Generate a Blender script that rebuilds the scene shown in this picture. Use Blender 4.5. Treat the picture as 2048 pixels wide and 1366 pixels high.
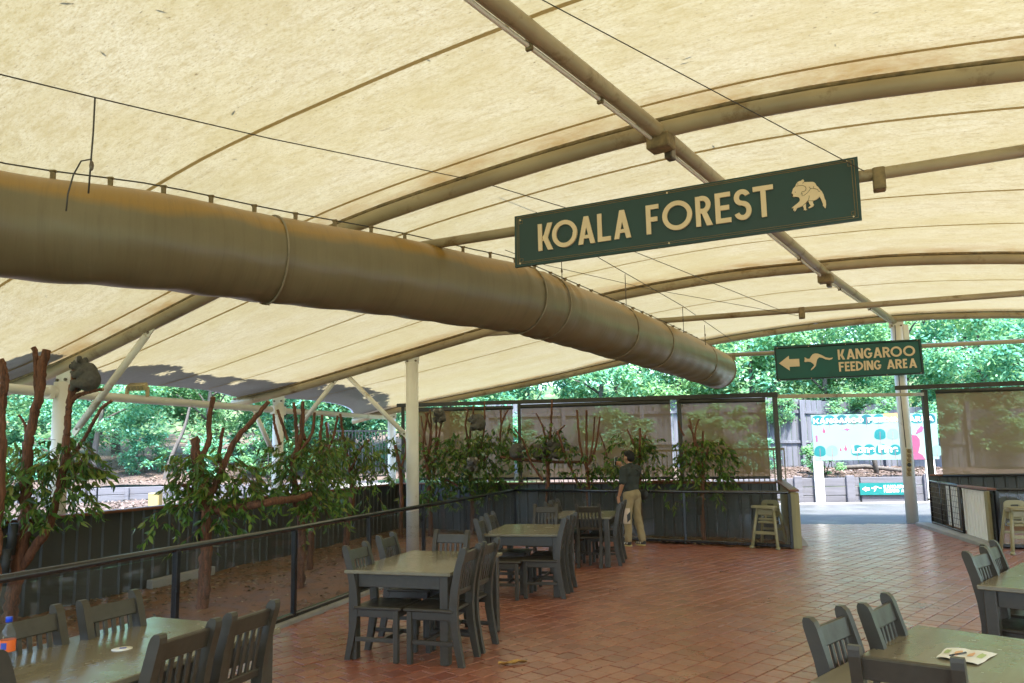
import bpy, bmesh, math, random
import numpy as np
from mathutils import Vector, Matrix, Euler
for o in list(bpy.data.objects): bpy.data.objects.remove(o)
scn = bpy.context.scene
COL = scn.collection
R = math.radians
rnd = random.Random(7)

# ------------------------------------------------------------------ camera
CX, FPX, PY, EYE = 1024.0, 1501.0, 728.0, 1.63
PITCH, ROLL = R(7.0), R(1.18)
_cr, _sr, _cp, _sp = math.cos(ROLL), math.sin(ROLL), math.cos(PITCH), math.sin(PITCH)
cF = Vector((0, _cp, _sp)); _up = Vector((0, -_sp, _cp)); _r = Vector((1, 0, 0))
cX = _cr*_r - _sr*_up; cY = _sr*_r + _cr*_up
EYEP = Vector((0, 0, EYE))
cam = bpy.data.cameras.new('camera'); camo = bpy.data.objects.new('camera', cam); COL.objects.link(camo)
cam.sensor_width = 36; cam.lens = FPX/2048*36; cam.shift_y = (PY-683)/2048
cam.clip_start = 0.05; cam.clip_end = 600
M = Matrix((cX, cY, -cF)).transposed().to_4x4(); M.translation = EYEP
camo.matrix_world = M
scn.camera = camo

# ------------------------------------------------------------------ sky, sun, exposure
SUN_EL, SUN_AZ = R(60), R(165)     # azimuth clockwise from +Y
w = bpy.data.worlds.new('World'); scn.world = w; w.use_nodes = True
nt = w.node_tree; bg = nt.nodes['Background']
sky = nt.nodes.new('ShaderNodeTexSky'); sky.sky_type = 'NISHITA'; sky.sun_disc = False
sky.sun_elevation = SUN_EL; sky.sun_rotation = SUN_AZ; sky.dust_density = 1.0; sky.air_density = 1.0; sky.ozone_density = 3.0
nt.links.new(sky.outputs[0], bg.inputs[0]); bg.inputs[1].default_value = 0.14
sl = bpy.data.lights.new('sun', 'SUN'); sl.energy = 2.6; sl.angle = R(9); sl.color = (1.0, 0.95, 0.87)
so = bpy.data.objects.new('sun', sl); COL.objects.link(so)
_sd = Vector((math.sin(SUN_AZ)*math.cos(SUN_EL), math.cos(SUN_AZ)*math.cos(SUN_EL), math.sin(SUN_EL)))
so.rotation_euler = _sd.to_track_quat('Z', 'Y').to_euler()
vs = scn.view_settings; vs.view_transform = 'Standard'; vs.look = 'None'; vs.gamma = 1; vs.use_curve_mapping = False
vs.exposure = 3.12
scn.cycles.use_denoising = True
scn.cycles.max_bounces = 10; scn.cycles.diffuse_bounces = 5; scn.cycles.transparent_max_bounces = 24
scn.cycles.sample_clamp_indirect = 6

# ------------------------------------------------------------------ survey helpers (camera rays to points at a known height / distance / plane)
def ray(x, y): return cX*((x-CX)/FPX) - cY*((y-PY)/FPX) + cF
def atz(x, y, z=0.0):
    r = ray(x, y); return EYEP + r*((z-EYE)/r.z)
def aty(x, y, d):
    r = ray(x, y); return EYEP + r*(d/r.y)
def onpl(x, y, P, yaw):
    a = R(yaw); n = Vector((math.cos(a), -math.sin(a), 0)); r = ray(x, y)
    return EYEP + r*((Vector(P)-EYEP).dot(n)/r.dot(n))

# ------------------------------------------------------------------ mesh building
class MB:
    def __init__(s): s.v = []; s.f = []; s.sm = []
    def add(s, vs, fs, smooth=False):
        b = len(s.v); s.v += [tuple(v) for v in vs]; s.f += [tuple(i+b for i in f) for f in fs]; s.sm += [smooth]*len(fs); return s
    def box(s, c, size, rot=None, bev=0.0):
        hx, hy, hz = size[0]/2, size[1]/2, size[2]/2; c = Vector(c)
        h = (hx, hy, hz); vs = []; fs = []
        if bev <= 0:
            for sx in (-1, 1):
                for sy in (-1, 1):
                    for sz in (-1, 1): vs.append(Vector((sx*hx, sy*hy, sz*hz)))
            fs = [(0,1,3,2),(4,6,7,5),(0,4,5,1),(2,3,7,6),(0,2,6,4),(1,5,7,3)]
        else:
            b = min(bev, min(h)*0.9); idx = {}
            for sx in (-1, 1):
                for sy in (-1, 1):
                    for sz in (-1, 1):
                        for a in range(3):
                            p = [sx*(hx-b), sy*(hy-b), sz*(hz-b)]; p[a] = (sx, sy, sz)[a]*h[a]
                            idx[(sx, sy, sz, a)] = len(vs); vs.append(Vector(p))
            for a in range(3):
                o1, o2 = (a+1) % 3, (a+2) % 3
                for sg in (-1, 1):
                    q = []
                    for u, v in ((-1,-1),(1,-1),(1,1),(-1,1)):
                        k = [0,0,0]; k[a] = sg; k[o1] = u; k[o2] = v; q.append(idx[(*k, a)])
                    fs.append(tuple(q) if sg > 0 else tuple(q[::-1]))
            for a in range(3):
                b1, b2 = (a+1) % 3, (a+2) % 3
                for s1 in (-1, 1):
                    for s2 in (-1, 1):
                        k0 = [0,0,0]; k0[a] = -1; k0[b1] = s1; k0[b2] = s2; k1 = list(k0); k1[a] = 1
                        q = (idx[(*k0, b1)], idx[(*k1, b1)], idx[(*k1, b2)], idx[(*k0, b2)])
                        fs.append(q if s1*s2 < 0 else q[::-1])
            for sx in (-1, 1):
                for sy in (-1, 1):
                    for sz in (-1, 1):
                        q = tuple(idx[(sx, sy, sz, a)] for a in range(3)); fs.append(q if sx*sy*sz > 0 else q[::-1])
        if rot is not None: vs = [rot @ v for v in vs]
        return s.add([v + c for v in vs], fs)
    def beam(s, p, q, wd, ht, bev=0.0, up=(0,0,1)):
        """box from p to q, wd across, ht along up"""
        p, q = Vector(p), Vector(q); d = q-p; L = d.length; y = d/L; x = y.cross(Vector(up)).normalized(); z = x.cross(y)
        return s.box((p+q)/2, (wd, L, ht), Matrix((x, y, z)).transposed(), bev)
    def tube(s, pts, rad, n=10, cap=True, smooth=True, jit=0.0, rg=None):
        pts = [Vector(p) for p in pts]; m = len(pts)
        if not hasattr(rad, '__len__'): rad = [rad]*m
        t = [(pts[min(i+1, m-1)]-pts[max(i-1, 0)]).normalized() for i in range(m)]
        nrm = t[0].orthogonal().normalized(); vs = []; fs = []
        for i in range(m):
            nrm = (nrm - t[i]*nrm.dot(t[i])).normalized(); b = t[i].cross(nrm)
            for k in range(n):
                a = 2*math.pi*k/n; rr = rad[i]*(1+(rg.uniform(-jit, jit) if rg else 0))
                vs.append(pts[i] + (nrm*math.cos(a)+b*math.sin(a))*rr)
        for i in range(m-1):
            for k in range(n):
                k2 = (k+1) % n; fs.append((i*n+k, i*n+k2, (i+1)*n+k2, (i+1)*n+k))
        s.add(vs, fs, smooth)
        if cap:
            b = len(s.v)-len(vs)
            s.f += [tuple(b+k for k in range(n))[::-1], tuple(b+(m-1)*n+k for k in range(n))]; s.sm += [False, False]
        return s
    def prism(s, poly, origin, ux, uy, thick):
        """2D polygon extruded along ux x uy from origin plane"""
        o, ux, uy = Vector(origin), Vector(ux), Vector(uy); nz = ux.cross(uy).normalized(); n = len(poly)
        a = [o+ux*p[0]+uy*p[1] for p in poly]; b = [v+nz*thick for v in a]
        return s.add(a+b, [tuple(range(n))[::-1], tuple(range(n, 2*n))]+[(i, (i+1) % n, n+(i+1) % n, n+i) for i in range(n)])
    def lathe(s, prof, c, n=16, smooth=True):
        c = Vector(c); vs = []; fs = []
        for r_, z in prof:
            for k in range(n):
                a = 2*math.pi*k/n; vs.append(c+Vector((r_*math.cos(a), r_*math.sin(a), z)))
        for i in range(len(prof)-1):
            for k in range(n): fs.append((i*n+k, i*n+(k+1) % n, (i+1)*n+(k+1) % n, (i+1)*n+k))
        fs.append(tuple(range(n))[::-1]); fs.append(tuple((len(prof)-1)*n+k for k in range(n)))
        return s.add(vs, fs, smooth)
    def ball(s, c, r, rot=None, n=12, m=8):
        r = r if hasattr(r, '__len__') else (r, r, r); vs = []; fs = []; c = Vector(c)
        for i in range(m+1):
            th = math.pi*(0.02+0.96*i/m)
            for k in range(n):
                a = 2*math.pi*k/n; p = Vector((r[0]*math.sin(th)*math.cos(a), r[1]*math.sin(th)*math.sin(a), r[2]*math.cos(th)))
                vs.append(c+(rot @ p if rot is not None else p))
        for i in range(m):
            for k in range(n): fs.append((i*n+k, (i+1)*n+k, (i+1)*n+(k+1) % n, i*n+(k+1) % n))
        fs.append(tuple(range(n))); fs.append(tuple(m*n+k for k in range(n))[::-1])
        return s.add(vs, fs, True)
    def mesh(s, name, mat, off=None, recalc=True):
        me = bpy.data.meshes.new(name)
        vs = s.v if off is None else [(v[0]-off[0], v[1]-off[1], v[2]-off[2]) for v in s.v]
        me.from_pydata(vs, [], s.f); me.polygons.foreach_set('use_smooth', s.sm)
        if recalc:
            bm = bmesh.new(); bm.from_mesh(me); bmesh.ops.recalc_face_normals(bm, faces=bm.faces); bm.to_mesh(me); bm.free()
        if mat is not None: me.materials.append(mat)
        me.update(); return me
    def build(s, name, mat, parent=None, world=True, recalc=True):
        """linked as ONE object; world: coordinates are world coordinates, made relative to the parent"""
        if parent is not None:
            off = wloc(parent) if world else None
            o = bpy.data.objects.new(name, s.mesh(name, mat, off, recalc)); o.parent = parent
        else:
            o = bpy.data.objects.new(name, s.mesh(name, mat, None, recalc))
        COL.objects.link(o); return o
def wloc(o):
    v = Vector((0, 0, 0))
    while o is not None: v = v + o.location; o = o.parent
    return v
def tag(o, label=None, cat=None, group=None, kind=None):
    if label: o['label'] = label
    if cat: o['category'] = cat
    if group: o['group'] = group
    if kind: o['kind'] = kind
    return o
def thing(name, label, cat, loc=(0,0,0), rz=0.0, group=None, kind=None):
    o = bpy.data.objects.new(name, None); COL.objects.link(o); o.location = loc; o.rotation_euler = (0, 0, rz)
    o.empty_display_size = 0.1
    return tag(o, label, cat, group, kind)
def inst(name, me, parent, loc=(0,0,0), rot=None, scale=None):
    o = bpy.data.objects.new(name, me); COL.objects.link(o); o.parent = parent; o.location = loc
    if rot is not None:
        o.rotation_mode = 'QUATERNION' if len(rot) == 4 else 'XYZ'
        if len(rot) == 4: o.rotation_quaternion = rot
        else: o.rotation_euler = rot
    if scale is not None: o.scale = scale if hasattr(scale, '__len__') else (scale,)*3
    return o
KIDS = {}
def copy_tree(o, parent=None):
    c = o.copy(); COL.objects.link(c); c.parent = parent
    for ch in [x for x in bpy.data.objects if x.parent == o]: copy_tree(ch, c)
    return c

# ------------------------------------------------------------------ materials
MATS = {}
class NM:
    def __init__(s, name):
        s.m = bpy.data.materials.new(name); s.m.use_nodes = True; s.t = s.m.node_tree; s.b = s.t.nodes['Principled BSDF']; s.out = s.t.nodes['Material Output']
    def n(s, typ, **kw):
        x = s.t.nodes.new(typ)
        for k, v in kw.items():
            if k.startswith('i_'): x.inputs[k[2:].replace('_', ' ')].default_value = v
            else: setattr(x, k, v)
        return x
    def l(s, a, b): s.t.links.new(a, b)
    def noise(s, scale, detail=4, rough=0.55, coord='Object', stretch=None, dist=0.0, rot=None):
        tc = s.n('ShaderNodeTexCoord'); src = tc.outputs[coord]
        if coord == 'World':
            pass
        if stretch or rot:
            mp = s.n('ShaderNodeMapping'); s.l(src, mp.inputs[0]); src = mp.outputs[0]
            if stretch: mp.inputs['Scale'].default_value = stretch
            if rot: mp.inputs['Rotation'].default_value = rot
        x = s.n('ShaderNodeTexNoise'); x.inputs['Scale'].default_value = scale; x.inputs['Detail'].default_value = detail; x.inputs['Roughness'].default_value = rough; x.inputs['Distortion'].default_value = dist
        s.l(src, x.inputs['Vector']); return x.outputs['Fac']
    def ramp(s, fac, stops):
        r = s.n('ShaderNodeValToRGB'); e = r.color_ramp.elements
        while len(e) < len(stops): e.new(0.5)
        for i, (p, c) in enumerate(stops): e[i].position = p; e[i].color = (*c, 1) if len(c) == 3 else c
        s.l(fac, r.inputs[0]); return r.outputs[0]
    def mix(s, fac, a, b, typ='MIX'):
        x = s.n('ShaderNodeMix', data_type='RGBA', blend_type=typ)
        for sock, v in ((x.inputs[0], fac), (x.inputs[6], a), (x.inputs[7], b)):
            if hasattr(v, 'is_output'): s.l(v, sock)
            elif hasattr(v, '__len__'): sock.default_value = (*v, 1) if len(v) == 3 else v
            else: sock.default_value = v
        return x.outputs[2]
    def mth(s, op, a, b=0.0, c=0.0):
        x = s.n('ShaderNodeMath', operation=op)
        for i, v in enumerate((a, b, c)):
            if hasattr(v, 'is_output'): s.l(v, x.inputs[i])
            else: x.inputs[i].default_value = v
        return x.outputs[0]
    def rng(s, island=False):
        if island: return s.n('ShaderNodeNewGeometry').outputs['Random Per Island']
        return s.n('ShaderNodeObjectInfo').outputs['Random']
    def bump(s, h, strength=0.3, dist=0.01):
        b = s.n('ShaderNodeBump'); b.inputs['Strength'].default_value = strength; b.inputs['Distance'].default_value = dist
        s.l(h, b.inputs['Height']); s.l(b.outputs[0], s.b.inputs['Normal']); return b
    def col(s, c):
        if hasattr(c, 'is_output'): s.l(c, s.b.inputs['Base Color'])
        else: s.b.inputs['Base Color'].default_value = (*c, 1)
    def rough(s, r):
        if hasattr(r, 'is_output'): s.l(r, s.b.inputs['Roughness'])
        else: s.b.inputs['Roughness'].default_value = r
def sc3(c, k): return tuple(x*k for x in c)
def simple(name, c, rough=0.5, var=0.15, scale=6.0, bump=0.0, bscale=40.0, metal=0.0, stretch=None, stain=None, spec=None, coat=0.0):
    """painted / plain surface with mottling, optional stains of another colour"""
    m = NM(name); f = m.noise(scale, stretch=stretch)
    c1 = m.ramp(f, [(0.3, sc3(c, 1-var)), (0.7, sc3(c, 1+var))])
    if stain:
        g = m.noise(stain[1], detail=6, rough=0.7, stretch=stretch)
        k = m.ramp(g, [(stain[2], (0,0,0)), (stain[2]+0.14, (1,1,1))]); c1 = m.mix(k, c1, stain[0])
    m.col(c1); m.rough(m.ramp(f, [(0.3, (rough*0.8,)*3), (0.7, (min(1, rough*1.2),)*3)])); m.b.inputs['Metallic'].default_value = metal
    if spec is not None: m.b.inputs['Specular IOR Level'].default_value = spec
    if coat: m.b.inputs['Coat Weight'].default_value = coat; m.b.inputs['Coat Roughness'].default_value = 0.15
    if bump: m.bump(m.noise(bscale, detail=5, stretch=stretch), bump, 0.01)
    MATS[name] = m.m; return m.m

def leafmat(name, stops, transl=0.35, rough=0.4, objr=False, spec=0.5):
    m = NM(name); c = m.ramp(m.rng(not objr), stops)
    if name.startswith('wood'):
        orr = m.rng(); c = m.mix(m.mth('MULTIPLY', orr, 0.45), c, (0.05, 0.20, 0.12)); c = m.mix(m.ramp(m.mth('FRACT', m.mth('MULTIPLY', orr, 7.3)), [(0.5, (0,)*3), (1.0, (0.45,)*3)]), c, (0.34, 0.50, 0.16))
    m.col(c); m.rough(rough); m.b.inputs['Specular IOR Level'].default_value = spec
    tr = m.n('ShaderNodeBsdfTranslucent'); m.l(m.mix(0.5, c, (0.25, 0.36, 0.08)), tr.inputs[0])
    mx = m.n('ShaderNodeMixShader'); mx.inputs[0].default_value = transl; m.l(m.b.outputs[0], mx.inputs[1]); m.l(tr.outputs[0], mx.inputs[2]); m.l(mx.outputs[0], m.out.inputs[0])
    MATS[name] = m.m; return m.m
def thinglass(name, tint=(0.93, 0.96, 0.95), rough=0.0, dirt=0.0, ior=1.5):
    m = NM(name); m.t.nodes.remove(m.b)
    t = m.n('ShaderNodeBsdfTransparent'); t.inputs[0].default_value = (*tint, 1)
    g = m.n('ShaderNodeBsdfGlossy'); g.inputs['Roughness'].default_value = rough
    ge = m.n('ShaderNodeNewGeometry'); dt = m.n('ShaderNodeVectorMath', operation='DOT_PRODUCT'); m.l(ge.outputs['Incoming'], dt.inputs[0]); m.l(ge.outputs['Normal'], dt.inputs[1])
    f0 = ((ior-1)/(ior+1))**2; fr = m.mth('ADD', f0, m.mth('MULTIPLY', 1-f0, m.mth('POWER', m.mth('SUBTRACT', 1.0, m.mth('ABSOLUTE', dt.outputs['Value'])), 5.0)))
    mx = m.n('ShaderNodeMixShader'); m.l(fr, mx.inputs[0]); m.l(t.outputs[0], mx.inputs[1]); m.l(g.outputs[0], mx.inputs[2])
    d = m.n('ShaderNodeBsdfDiffuse'); d.inputs[0].default_value = (0.5, 0.48, 0.42, 1)
    m2 = m.n('ShaderNodeMixShader'); m.l(m.mth('MULTIPLY', m.noise(3.0, detail=6), dirt), m2.inputs[0]); m.l(mx.outputs[0], m2.inputs[1]); m.l(d.outputs[0], m2.inputs[2])
    m.l(m2.outputs[0], m.out.inputs[0]); MATS[name] = m.m; return m.m

# furniture paint
def paint(name, c, rough):
    m = NM(name); g = m.noise(9, detail=6, stretch=(1, 1, 1)); gr = m.noise(9 if name.startswith('table') else 30, detail=5, stretch=(1, 0.10, 1))
    c1 = m.mix(m.ramp(gr, [(0.35, (0,)*3), (0.75, (1,)*3)]), sc3(c, 0.86), sc3(c, 1.12))
    c1 = m.mix(m.ramp(g, [(0.66, (0,)*3), (0.85, (0.0 if name.startswith('table') else 0.3,)*3)]), c1, sc3(c, 0.7))
    r = m.rng(); c1 = m.mix(m.mth('MULTIPLY', r, 0.25), c1, sc3(c, 0.7))
    m.col(c1); m.rough(m.ramp(g, [(0.3, (rough*0.75,)*3), (0.7, (rough*1.3,)*3)])); m.bump(gr, 0.03 if name.startswith('table') else 0.12, 0.004)
    if name.startswith('table'): m.b.inputs['Coat Weight'].default_value = 0.15; m.b.inputs['Coat Roughness'].default_value = 0.2
    MATS[name] = m.m
paint('grey_paint', (0.052, 0.042, 0.028), 0.40)
paint('table_paint', (0.20, 0.172, 0.112), 0.22)
# bricks
def brickmat(name, island):
    m = NM(name); r = m.rng(island)
    base = m.ramp(r, [(0.0, (0.24, 0.064, 0.034)), (0.25, (0.33, 0.095, 0.048)), (0.5, (0.38, 0.124, 0.064)), (0.75, (0.30, 0.092, 0.058)), (1.0, (0.41, 0.150, 0.085))])
    ge = m.n('ShaderNodeNewGeometry'); px = m.n('ShaderNodeTexNoise'); px.inputs['Scale'].default_value = 0.55; px.inputs['Detail'].default_value = 6; m.l(ge.outputs['Position'], px.inputs['Vector'])
    base = m.mix(m.ramp(px.outputs['Fac'], [(0.45, (0,)*3), (0.68, (0.40,)*3)]), base, (0.33, 0.15, 0.06))
    p2 = m.n('ShaderNodeTexNoise'); p2.inputs['Scale'].default_value = 22; p2.inputs['Detail'].default_value = 6; p2.inputs['Roughness'].default_value = 0.75; m.l(ge.outputs['Position'], p2.inputs['Vector'])
    base = m.mix(m.ramp(p2.outputs['Fac'], [(0.35, (0.45,)*3), (0.6, (0,)*3)]), base, (0.09, 0.035, 0.022))
    p3 = m.n('ShaderNodeTexNoise'); p3.inputs['Scale'].default_value = 2.3; p3.inputs['Detail'].default_value = 8; p3.inputs['Roughness'].default_value = 0.7; m.l(ge.outputs['Position'], p3.inputs['Vector'])
    base = m.mix(m.ramp(p3.outputs['Fac'], [(0.60, (0,)*3), (0.72, (0.35,)*3)]), base, (0.42, 0.34, 0.27))
    m.col(base); m.rough(m.ramp(p3.outputs['Fac'], [(0.35, (0.26,)*3), (0.62, (0.46,)*3)])); m.b.inputs['Specular IOR Level'].default_value = 0.8; m.b.inputs['Coat Weight'].default_value = 0.5; m.b.inputs['Coat Roughness'].default_value = 0.25
    p4 = m.n('ShaderNodeTexNoise'); p4.inputs['Scale'].default_value = 140; p4.inputs['Detail'].default_value = 4; m.l(ge.outputs['Position'], p4.inputs['Vector'])
    m.bump(p4.outputs['Fac'], 0.25, 0.003); MATS[name] = m.m
brickmat('brick_one', False); brickmat('brick_many', True)
simple('mortar', (0.022, 0.012, 0.008), 0.9, 0.3, 12, 0.4)
simple('white_steel', (0.80, 0.76, 0.67), 0.45, 0.07, 2.5, 0.05, 60, stain=((0.30, 0.21, 0.09), 1.7, 0.60))
simple('arch_steel', (0.36, 0.29, 0.175), 0.42, 0.15, 2.0, 0.08, 50, stain=((0.16, 0.095, 0.03), 2.6, 0.55))
simple('rusty_plate', (0.22, 0.16, 0.08), 0.7, 0.4, 14, 0.3)
simple('bolt_metal', (0.16, 0.13, 0.10), 0.4, 0.3, 20, metal=0.6)
simple('dark_metal', (0.012, 0.012, 0.014), 0.32, 0.2, 5, 0.05)
simple('rail_metal', (0.020, 0.020, 0.022), 0.22, 0.2, 4, spec=0.7)
simple('screen_frame', (0.045, 0.043, 0.034), 0.45, 0.2, 5)
simple('wall_sheet', (0.052, 0.054, 0.050), 0.42, 0.14, 1.4, 0.05, 30, stain=((0.12, 0.11, 0.085), 2.2, 0.62))
simple('timber_cap', (0.17, 0.065, 0.035), 0.5, 0.25, 5, 0.2, 40, stretch=(0.2, 0.2, 3))
simple('timber_post', (0.25, 0.215, 0.10), 0.55, 0.15, 4, 0.15, 30, stretch=(4, 4, 0.3))
simple('cable_steel', (0.05, 0.045, 0.04), 0.5, 0.3, 30)
simple('sign_green_lit', (0.003, 0.085, 0.070), 0.42, 0.15, 1.6, 0.03, 20)  # the sign green brightened: daylight at the exit is put into this colour
simple('sign_green', (0.010, 0.042, 0.038), 0.42, 0.22, 1.6, 0.03, 20)
simple('sign_edge', (0.010, 0.032, 0.028), 0.5, 0.2, 3)
simple('letter_cream', (0.74, 0.57, 0.36), 0.5, 0.05, 4, stain=((0.45, 0.28, 0.12), 9.0, 0.70))
simple('gold_line', (0.20, 0.13, 0.05), 0.5, 0.2, 8)
simple('outline_brown', (0.05, 0.03, 0.015), 0.6, 0.2, 8)
simple('concrete', (0.30, 0.285, 0.26), 0.85, 0.15, 3, 0.25, 60, stain=((0.22, 0.21, 0.18), 2.5, 0.6))
simple('asphalt', (0.075, 0.08, 0.085), 0.6, 0.2, 1.2, 0.3, 120, stain=((0.11, 0.115, 0.12), 0.8, 0.52))
simple('sleeper_grey', (0.10, 0.10, 0.115), 0.85, 0.25, 3, 0.4, 25, stretch=(0.3, 0.3, 4), stain=((0.10, 0.10, 0.11), 1.6, 0.56))
simple('paling_grey', (0.10, 0.105, 0.125), 0.85, 0.3, 4, 0.3, 30, stretch=(6, 6, 0.35), stain=((0.045, 0.048, 0.055), 1.2, 0.58))
simple('board_white', (0.17, 0.28, 0.25), 0.4, 0.03, 1.0)
simple('print_teal', (0.006, 0.120, 0.126), 0.4, 0.06, 2)
simple('print_mint', (0.126, 0.216, 0.186), 0.4, 0.06, 2)
simple('print_deep', (0.006, 0.084, 0.096), 0.4, 0.06, 2)
simple('print_sage', (0.054, 0.138, 0.114), 0.4, 0.06, 2)
simple('print_white', (0.70, 0.70, 0.68), 0.4, 0.03, 2)
simple('print_pink', (0.216, 0.048, 0.102), 0.4, 0.05, 2)
simple('print_rose', (0.186, 0.060, 0.126), 0.4, 0.05, 2)
simple('print_orange', (0.510, 0.252, 0.096), 0.4, 0.05, 2)
simple('print_trunk', (0.204, 0.060, 0.084), 0.4, 0.05, 2)
simple('sign_turquoise', (0.003, 0.126, 0.120), 0.4, 0.05, 2)
simple('highchair_tan', (0.27, 0.235, 0.12), 0.38, 0.08, 4, 0.04, 40)
simple('black_gap', (0.02, 0.02, 0.018), 0.6, 0.1)
simple('red_bark', (0.17, 0.068, 0.034), 0.85, 0.5, 9, 1.0, 26, stretch=(7, 7, 0.6), stain=((0.065, 0.028, 0.016), 4.0, 0.50))
simple('cut_wood', (0.36, 0.20, 0.10), 0.8, 0.2, 20, 0.2)
simple('grey_bark', (0.08, 0.072, 0.066), 0.9, 0.4, 5, 0.6, 20, stretch=(4, 4, 0.4))
simple('black_bark', (0.05, 0.045, 0.04), 0.9, 0.4, 5, 0.6, 20, stretch=(4, 4, 0.4))
simple('soil', (0.20, 0.092, 0.036), 0.8, 0.3, 3, 0.6, 25, stain=((0.13, 0.075, 0.04), 1.3, 0.56))
simple('mulch_ground', (0.10, 0.072, 0.062), 0.95, 0.4, 6, 0.9, 18, stain=((0.10, 0.065, 0.05), 3.0, 0.52))
simple('grass_ground', (0.06, 0.11, 0.04), 0.95, 0.4, 0.6, 0.6, 8, stain=((0.13, 0.09, 0.06), 0.3, 0.5))
simple('paper_white', (0.80, 0.80, 0.76), 0.6, 0.03)
simple('shoe_black', (0.02, 0.02, 0.02), 0.5, 0.2)
simple('shoe_white', (0.70, 0.66, 0.55), 0.5, 0.1)
simple('sole_tan', (0.50, 0.38, 0.16), 0.6, 0.1)
simple('bag_black', (0.025, 0.026, 0.024), 0.6, 0.3, 20, 0.3)
simple('phone_case', (0.55, 0.52, 0.52), 0.3, 0.1)
simple('phone_black', (0.015, 0.015, 0.02), 0.2, 0.1)
simple('shirt', (0.033, 0.040, 0.036), 0.85, 0.15, 30, 0.3, 60)
simple('trousers', (0.30, 0.23, 0.12), 0.85, 0.12, 12, 0.4, 24)
simple('trouser_print', (0.60, 0.48, 0.36), 0.85, 0.08, 10)
simple('skin', (0.46, 0.23, 0.13), 0.5, 0.06, 8)
simple('hair_black', (0.006, 0.0055, 0.0055), 0.75, 0.3, 60, 0.6, 90, stretch=(1, 1, 0.2))
simple('koala_fur', (0.105, 0.096, 0.082), 0.95, 0.3, 28, 1.0, 110)
simple('koala_pale', (0.34, 0.31, 0.27), 0.95, 0.2, 28, 1.0, 110)
simple('koala_nose', (0.012, 0.011, 0.011), 0.4, 0.1)
simple('bottle_cap', (0.01, 0.06, 0.60), 0.35, 0.05)
simple('bottle_label', (0.90, 0.17, 0.03), 0.4, 0.05)
simple('label_blue', (0.04, 0.08, 0.42), 0.4, 0.05)
simple('dry_leaf', (0.50, 0.27, 0.06), 0.7, 0.35, 14, 0.3, 30)
simple('brown_leaf', (0.16, 0.085, 0.035), 0.8, 0.4, 14)
simple('lamp_tan', (0.48, 0.38, 0.20), 0.5, 0.1)
simple('board_timber', (0.10, 0.08, 0.055), 0.8, 0.3, 4, 0.2, 20)
simple('tan_fence', (0.22, 0.19, 0.13), 0.6, 0.1)
leafmat('gum_leaf', [(0.0, (0.014, 0.045, 0.009)), (0.35, (0.038, 0.105, 0.016)), (0.65, (0.09, 0.20, 0.026)), (0.85, (0.22, 0.31, 0.045)), (1.0, (0.30, 0.25, 0.06))], 0.40, 0.30)
leafmat('gum_leaf_single', [(0.0, (0.022, 0.060, 0.012)), (0.4, (0.055, 0.13, 0.020)), (0.7, (0.105, 0.19, 0.026)), (1.0, (0.20, 0.22, 0.04))], 0.35, 0.30, objr=True)
leafmat('wood_leaf', [(0.0, (0.062, 0.268, 0.185)), (0.4, (0.125, 0.439, 0.327)), (0.75, (0.213, 0.561, 0.426)), (1.0, (0.325, 0.561, 0.227))], 0.5, 0.5, spec=0.3)
leafmat('wood_leaf_bright', [(0.0, (0.088, 0.342, 0.227)), (0.4, (0.175, 0.537, 0.412)), (0.8, (0.275, 0.683, 0.54)), (1.0, (0.525, 0.756, 0.426))], 0.62, 0.5, spec=0.3)
def littermat():
    m = NM('roof_mat'); m.col((0.12, 0.12, 0.13)); m.rough(0.9); tl = m.n('ShaderNodeBsdfTranslucent'); tl.inputs[0].default_value = (0.10, 0.12, 0.17, 1)
    x = m.n('ShaderNodeMixShader'); x.inputs[0].default_value = 0.6; m.l(m.b.outputs[0], x.inputs[1]); m.l(tl.outputs[0], x.inputs[2]); m.l(x.outputs[0], m.out.inputs[0]); MATS['roof_mat'] = m.m
littermat()
leafmat('litter_leaf', [(0.0, (0.05, 0.028, 0.015)), (0.5, (0.14, 0.085, 0.045)), (0.8, (0.25, 0.17, 0.10)), (1.0, (0.38, 0.28, 0.15))], 0.1, 0.7)
leafmat('mulch_chip', [(0.0, (0.05, 0.03, 0.022)), (0.5, (0.11, 0.078, 0.068)), (0.85, (0.19, 0.14, 0.125)), (1.0, (0.30, 0.24, 0.22))], 0.05, 0.8)
thinglass('fence_glass', (0.955, 0.965, 0.955), 0.0, 0.025)
thinglass('bottle_plastic', (0.88, 0.91, 0.95), 0.05, 0.12, 1.35)
# shade mesh: open weave, see-through
def shademesh():
    m = NM('shade_mesh'); m.col(m.ramp(m.noise(1.2), [(0.3, (0.15, 0.092, 0.045)), (0.7, (0.19, 0.12, 0.06))])); m.rough(0.9)
    t = m.n('ShaderNodeBsdfTransparent'); tl = m.n('ShaderNodeBsdfTranslucent'); tl.inputs[0].default_value = (0.32, 0.185, 0.075, 1)
    a = m.n('ShaderNodeMixShader'); a.inputs[0].default_value = 0.5; m.l(m.b.outputs[0], a.inputs[1]); m.l(tl.outputs[0], a.inputs[2])
    x = m.n('ShaderNodeMixShader'); x.inputs[0].default_value = 0.125; m.l(a.outputs[0], x.inputs[1]); m.l(t.outputs[0], x.inputs[2]); m.l(x.outputs[0], m.out.inputs[0])
    MATS['shade_mesh'] = m.m
shademesh()
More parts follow.
